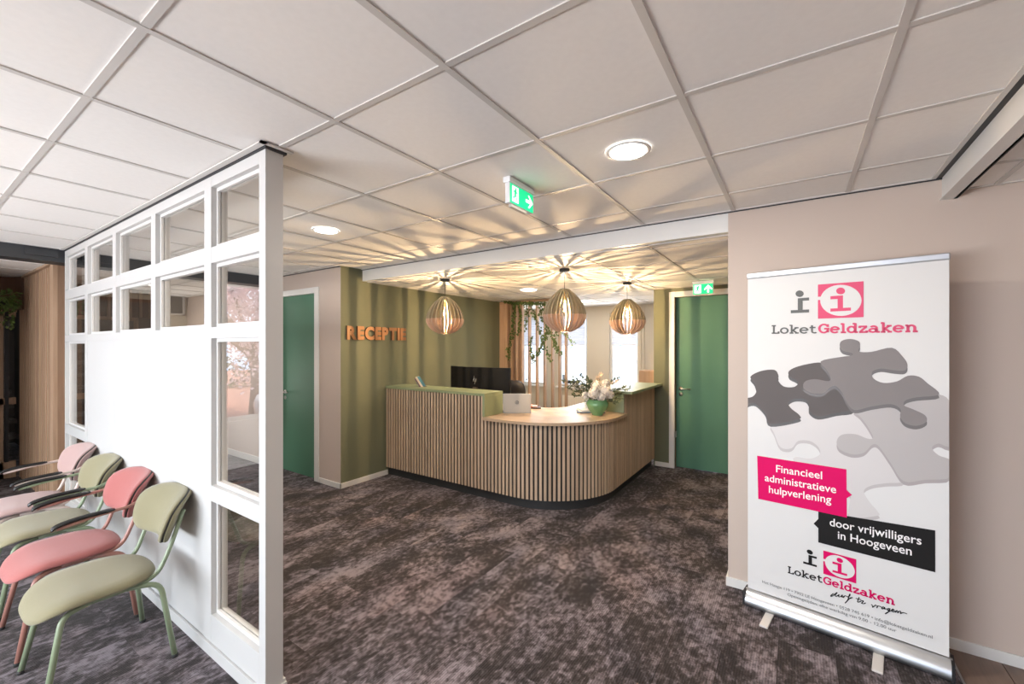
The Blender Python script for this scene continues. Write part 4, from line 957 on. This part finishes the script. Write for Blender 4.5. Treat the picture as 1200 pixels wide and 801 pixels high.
for nm in ('pale', 'light', 'dark', 'mid'):
    pts, mi, side, lay = PZ[nm]; P = puzzle(pts, mi, side, lay)
    pz.poly([(x, z-.018) for x, z in P], side, lay*3); pz.poly([(x, z-.009) for x, z in P], side, lay*3+1) if False else None
    pz.poly(P, mi, lay*3+1)
o = pz.mb.build('puzzle_print', [M['pz_dark'], M['pz_dark_side'], M['pz_mid'], M['pz_mid_side'], M['pz_light'], M['pz_light_side'], M['pz_pale'], M['pz_pale_side']], ban)
# speech blocks
sb = BP(); Q = lambda l: [bp(*p) for p in l]
sb.poly(Q([(959, 598.5), (1096, 621), (1096, 670), (959, 635)]), 1, 14); sb.poly(Q([(959, 607.5), (959, 618.5), (953.5, 613)]), 1, 14)
sb.poly(Q([(887.4, 533.5), (992, 549.5), (992.5, 606), (888.7, 584)]), 0, 16); sb.poly(Q([(992, 573.5), (992, 583.5), (998.5, 579.5)]), 0, 16)
sb.mb.build('text_block_print', [M['bn_magenta'], M['bn_black']], ban)
def on_banner(me, px0, px1, y_fit=None, lay=18, m='bn_text', name='lettering'):
    """lay a text mesh along the line px0-px1 (baseline end points in the photo), width fitted"""
    a = bp(*px0); b = bp(*px1); xs_ = [v.co.x for v in me.vertices]; x0, x1 = min(xs_), max(xs_)
    sx_ = (b[0]-a[0])/(x1-x0); slope = (b[1]-a[1])
    for v in me.vertices:
        t_ = (v.co.x-x0)/(x1-x0); v.co = Vector((a[0]+(v.co.x-x0)*sx_, -.0012-.0001*lay, a[1]+slope*t_+v.co.y))
    me.materials.clear(); me.materials.append(M[m]); me.update()
    if me.polygons and sum(p.normal.y for p in me.polygons) > 0: me.flip_normals()
    place(name, me, ban)
def height_px(x, y0, y1): return abs(bp(x, y0)[1]-bp(x, y1)[1])
z8 = lambda x, y: (840+x/2.9556, 530+y/2.9556); zA = lambda x, y: (880+x/5.004, 520+y/5.004)
on_banner(text_mesh('Financieel', .062, 0, .0006), zA(148, 163), zA(418, 205))
on_banner(text_mesh('administratieve', .062, 0, .0006), zA(82, 215), zA(500, 288))
on_banner(text_mesh('hulpverlening', .062, 0, .0006), zA(106, 284), zA(472, 347))
on_banner(text_mesh('door vrijwilligers', .062, 0, .0006), zA(462, 477), zA(1000, 590))
on_banner(text_mesh('in Hoogeveen', .062, 0, .0006), zA(510, 553), zA(943, 652))
zB = lambda x, y: (880+x/5.217, 640+y/5.217)
on_banner(text_mesh('Het Haagje 119 \u2022 7902 LE Hoogeveen \u2022 0528 745 619 \u2022 info@loketgeldzaken.nl', .0235), zB(70, 220), zB(1110, 562), m='bn_grey')
on_banner(text_mesh('Openingstijden: elke werkdag van 9.00 - 12.00 uur', .0235), zB(224, 298), zB(890, 522), m='bn_grey')
# slab lettering drawn with strokes: unit cap height 1, x-height .72
def stroke(mb, pts, w, y, closed=False):
    P = [Vector((p[0], p[1])) for p in pts]; n_ = len(P); L_, R_ = [], []
    for i in range(n_):
        if closed: a, b = P[i-1], P[(i+1) % n_]
        else: a, b = P[max(i-1, 0)], P[min(i+1, n_-1)]
        d = (b-a).normalized(); nn = Vector((-d.y, d.x))*w/2; L_.append(P[i]+nn); R_.append(P[i]-nn)
    m_ = n_ if closed else n_-1; vs = [(p.x, y, p.y) for p in L_]+[(p.x, y, p.y) for p in R_]
    mb.add(vs, [(n_+i, n_+(i+1) % n_, (i+1) % n_, i) for i in range(m_)])
def ell(cx, cy, rx, ry, a0, a1, n_=14): return [(cx+rx*cos(radians(a0+(a1-a0)*k/n_)), cy+ry*sin(radians(a0+(a1-a0)*k/n_))) for k in range(n_+1)]
GL = {
 'L': (.62, [[(.0, .94), (.34, .94)], [(.17, 1), (.17, 0)], [(0, .06), (.6, .06)], [(.56, 0), (.56, .26)]]),
 'o': (.68, [ell(.33, .35, .27, .30, 0, 360, 22)]),
 'k': (.70, [[(.0, .95), (.18, .95)], [(.16, 1), (.16, 0)], [(0, .06), (.3, .06)], [(.18, .30), (.52, .66)], [(.38, .66), (.68, .66)], [(.26, .38), (.56, .05)], [(.42, .06), (.70, .06)]]),
 'e': (.68, [ell(.33, .35, .27, .30, 0, 320, 20), [(.08, .37), (.60, .37)]]),
 't': (.50, [[(.18, .92), (.18, .25)], ell(.36, .24, .18, .18, 180, 320, 10), [(.0, .66), (.44, .66)]]),
 'G': (.80, [ell(.40, .5, .33, .44, 45, 330, 24), [(.68, .08), (.68, .48)], [(.42, .48), (.80, .48)], [(.68, .66), (.68, .95)]]),
 'l': (.38, [[(.0, .95), (.2, .95)], [(.18, 1), (.18, 0)], [(0, .06), (.38, .06)]]),
 'd': (.74, [ell(.30, .35, .25, .30, 0, 360, 22), [(.56, 1), (.56, 0)], [(.38, .95), (.58, .95)], [(.54, .06), (.74, .06)]]),
 'z': (.60, [[(.02, .64), (.54, .64)], [(.50, .64), (.06, .06)], [(.02, .06), (.56, .06)], [(.06, .70), (.06, .48)], [(.52, .0), (.52, .22)]]),
 'a': (.70, [ell(.26, .22, .22, .17, 0, 360, 18), [(.50, 0), (.50, .45)], ell(.30, .45, .20, .20, 0, 150, 10), [(.48, .06), (.70, .06)]]),
 'n': (.76, [[(.0, .66), (.18, .66)], [(.16, .70), (.16, 0)], [(0, .06), (.30, .06)], ell(.36, .42, .20, .24, 180, 0, 12)+[(.56, 0)], [(.44, .06), (.74, .06)]])}
def logo_text(txt, w, wd=.13):
    mb = MB(); x = 0
    for ch in txt:
        adv, st_ = GL[ch]
        for s_ in st_:
            stroke(mb, [(x+p[0], p[1]) for p in s_], wd, 0, closed=(len(s_) > 20 and abs(s_[0][0]-s_[-1][0]) < .01))
        x += adv+.06
    me = mb.mesh('lettering', M[w]); 
    for v in me.vertices: v.co = Vector((v.co.x, v.co.z, 0))
    return me
def logo_scaled(txt, m, wd, px0, px1, cap_px, name='lettering'):
    me = logo_text(txt, m, wd); hpx = cap_px
    for v in me.vertices: v.co.y *= hpx
    on_banner(me, px0, px1, lay=18, m=m, name=name)
zT = lambda x, y: (880+x/5.0, 320+y/5.0)
hT = height_px(935, 320+302/5, 320+353/5)
logo_scaled('Loket', 'bn_grey', .15, zT(122, 354), zT(388, 352), hT); logo_scaled('Geldzaken', 'bn_rose', .18, zT(394, 351), zT(978, 344), hT*1.02)
hB = height_px(935, 640+125/5.217, 640+165/5.217)
logo_scaled('Loket', 'bn_black', .15, zB(226, 160), zB(440, 222), hT*.80); logo_scaled('Geldzaken', 'bn_magenta', .18, zB(442, 224), zB(880, 358), hT*.82)
def logo_mark(f, mg, mi_grey, mi_red):
    """f maps the upper logo's crop pixels to banner coordinates"""
    L_ = BP()
    def circ(cx, cy, r, n_=22, rx=None): return [f(cx+(rx or r)*cos(2*pi*k/n_), cy+r*sin(2*pi*k/n_)) for k in range(n_)]
    L_.poly(circ(286, 120, 19, rx=24), 0, 18); L_.poly([f(*p) for p in ((275, 147), (341, 142), (341, 159), (303, 161), (303, 214), (341, 212), (341, 229), (234, 234), (234, 217), (275, 215))], 0, 18)
    L_.poly([f(*p) for p in ((393, 67), (660, 47), (660, 257), (393, 266))], 1, 17)
    L_.poly(circ(527, 159, 91, 40, rx=121), 2, 18); L_.poly([f(*p) for p in ((392, 138), (412, 137), (408, 156), (392, 157))], 2, 18)
    L_.poly(circ(526, 104, 20, rx=26), 1, 19); L_.poly([f(*p) for p in ((466, 135), (540, 129), (540, 203), (586, 201), (586, 219), (466, 225), (466, 207), (508, 205), (508, 151), (466, 153))], 1, 19)
    L_.mb.build('logo_print', [M[mi_grey], M[mi_red], M['bn_white']], ban)
fu = lambda x, y: bp(*zT(x, y)); logo_mark(fu, None, 'bn_grey', 'bn_rose')
# lower logo: same mark, mapped from the upper box to the lower box in banner coordinates
u0 = fu(393, 266); u1 = fu(660, 257); u2 = fu(393, 67); l0 = bp(*zB(443, 165)); l1 = bp(*zB(644, 223)); l2 = bp(*zB(440, 22))
kx = (l1[0]-l0[0])/(u1[0]-u0[0]); kz = (l2[1]-l0[1])/(u2[1]-u0[1])
fl_ = lambda x, y: (l0[0]+(fu(x, y)[0]-u0[0])*kx, l0[1]+(fu(x, y)[1]-u0[1])*kz); logo_mark(fl_, None, 'bn_black', 'bn_magenta')
# handwritten line
hw_ = BP()
HW = [[(505, 285), (490, 298), (488, 303), (500, 300), (520, 284), (528, 280), (515, 298), (522, 303), (540, 292)], [(540, 292), (536, 305), (548, 305), (560, 294), (556, 308), (568, 304)], [(566, 312), (574, 300), (584, 302), (592, 305)], [(590, 308), (604, 300), (606, 288), (600, 300), (592, 325), (575, 345), (585, 335), (605, 315), (622, 310), (600, 318)],
      [(662, 308), (652, 335), (660, 338), (672, 332)], [(640, 315), (675, 324)], [(672, 332), (688, 330), (682, 340), (676, 345), (690, 348), (702, 342)],
      [(735, 352), (746, 362), (742, 370), (756, 362), (762, 356), (772, 364)], [(770, 375), (776, 362), (788, 364), (798, 368)], [(812, 366), (800, 372), (802, 380), (814, 374), (818, 368), (816, 380), (828, 378)], [(846, 376), (834, 380), (836, 388), (848, 382), (850, 378), (838, 400), (820, 410), (832, 402), (860, 388)], [(860, 390), (874, 388), (868, 380), (860, 392), (872, 398), (886, 392)], [(884, 402), (892, 390), (898, 394), (896, 404), (908, 394), (916, 396), (914, 408), (930, 402), (955, 410)]]
for s_ in HW:
    P = [(v.x, v.y) for v in sm_path([bp(*zB(*p)) for p in s_], 4)]; stroke(hw_.mb, P, .0042, -.0012-.0001*19)
hw_.mb.build('handwriting_print', M['bn_black'], ban)

# ================================================================== OUTDOORS (through the windows and mirrored in the glass)
og = MB().box(-30, -6.35, -16, 0-.7, -.35, -.16)
MB().box(-34, -6.4, -18, -.8, -.35, -.16).build('ground_brick_paving', M['brick'], kind='structure')
MB().box(-20, 12, 8.0, 40, -.35, -.16).build('ground_street', mat('grey_street_paving', (.40, .38, .36), .9), kind='structure')
MB().box(-6.4, 10, -18, -3.8, -.35, -.16).build('ground_rear_paving', M['brick'], kind='structure')
ct = thing('cherry_tree', 'pink blossoming cherry tree outside the left window, mirrored in the partition glass', 'tree', (-11.2, -3.2, -.16))
tr = MB().tube([(0, 0, 0), (.05, 0, .9), (0, .05, 1.7)], [.16, .12, .09], 10); rt = random.Random(9); tips = []
for k in range(16):
    a = rt.uniform(0, 2*pi); e_ = Vector((cos(a)*rt.uniform(.8, 1.9), sin(a)*rt.uniform(.8, 2.1), rt.uniform(2.1, 4.2))); b_ = Vector((0, .05, rt.uniform(1.3, 1.7)))
    m_ = b_.lerp(e_, .5)+Vector((0, 0, .25)); tr.tube(sm_path([b_, m_, e_], 4), [.05-.038*i/8 for i in range(9)], 6); tips += [m_, e_, m_.lerp(e_, .5)]
    for j in range(3):
        q_ = m_.lerp(e_, rt.random()); w_ = q_+Vector((rt.gauss(0, .5), rt.gauss(0, .5), rt.gauss(.1, .4))); tr.tube([q_, w_], [.014, .006], 5); tips += [w_, q_.lerp(w_, .5)]
tr.build('trunk', M['bark'], ct)
bl = MB()
for q_ in tips:
    for k in range(60):
        p = q_+Vector((rt.gauss(0, .22), rt.gauss(0, .22), rt.gauss(0, .18)))
        for j in range(2): bl.leaf(p, (rt.gauss(0, 1), rt.gauss(0, 1), rt.gauss(0, 1)), (rt.gauss(0, 1), rt.gauss(0, 1), 1), rt.uniform(.05, .09), .03)
bl.build('blossom', M['blossom'], ct, kind='stuff')
pt = thing('round_planter', 'white round outdoor planter on the brick paving, mirrored in the partition glass', 'planter', (-8.9, -2.8, -.16))
MB().lathe([(.0, 0), (.46, 0), (.62, .25), (.64, .62), (.58, .78), (.52, .78), (.52, .6), (0, .6)], n=36).build('tub', M['carwhite'], pt)
# hedge and facade beyond, car in the street behind the office windows
hd = thing('street_hedge', 'clipped hedge far outside beyond the left window', 'hedge', (-20, -6, -.16))
hb = MB(); 
for k in range(2500): hb.leaf((rt.uniform(-.4, .4), rt.uniform(-8, 6), rt.uniform(0, 1.3)), (rt.gauss(0, 1), rt.gauss(0, 1), rt.gauss(0, 1)), (0, 0, 1), .16, .07)
hb.build('foliage', M['hedge'], hd, kind='stuff')
def car(label, x, y, rz):
    c = thing('parked_car', label, 'car', (x, y, -.16), rz, group='parked cars in the street')
    side = [(-2.1, .35), (-2.1, .75), (-1.9, .92), (-1.1, 1.0), (-.55, 1.42), (.85, 1.45), (1.55, 1.02), (2.05, .9), (2.12, .35)]
    b = MB().prism([(x_, z_) for x_, z_ in side], -.85, .85); b.v = [(x_, z_, y_) for x_, y_, z_ in b.v]; b.f = [f_[::-1] for f_ in b.f]; b.build('body', M['carwhite'], c, bevel=.06)
    w_ = MB().prism([(-.98, 1.0), (-.52, 1.36), (.78, 1.38), (1.35, 1.02)], -.86, .86); w_.v = [(x_, z_, y_) for x_, y_, z_ in w_.v]; w_.f = [f_[::-1] for f_ in w_.f]; w_.build('windows', M['carglass'], c)
    for sx in (-1.3, 1.35):
        for sy in (-.8, .8): MB().tube([(sx, sy-.1, .32), (sx, sy+.1, .32)], .32, 20).build('wheel', M['rubber'], c)
    return c
car('white parked car in the street seen through the right office window', -4.1, 14.5, .15)
car('white parked car in the street seen through the middle office window', -9.6, 16.5, .1)
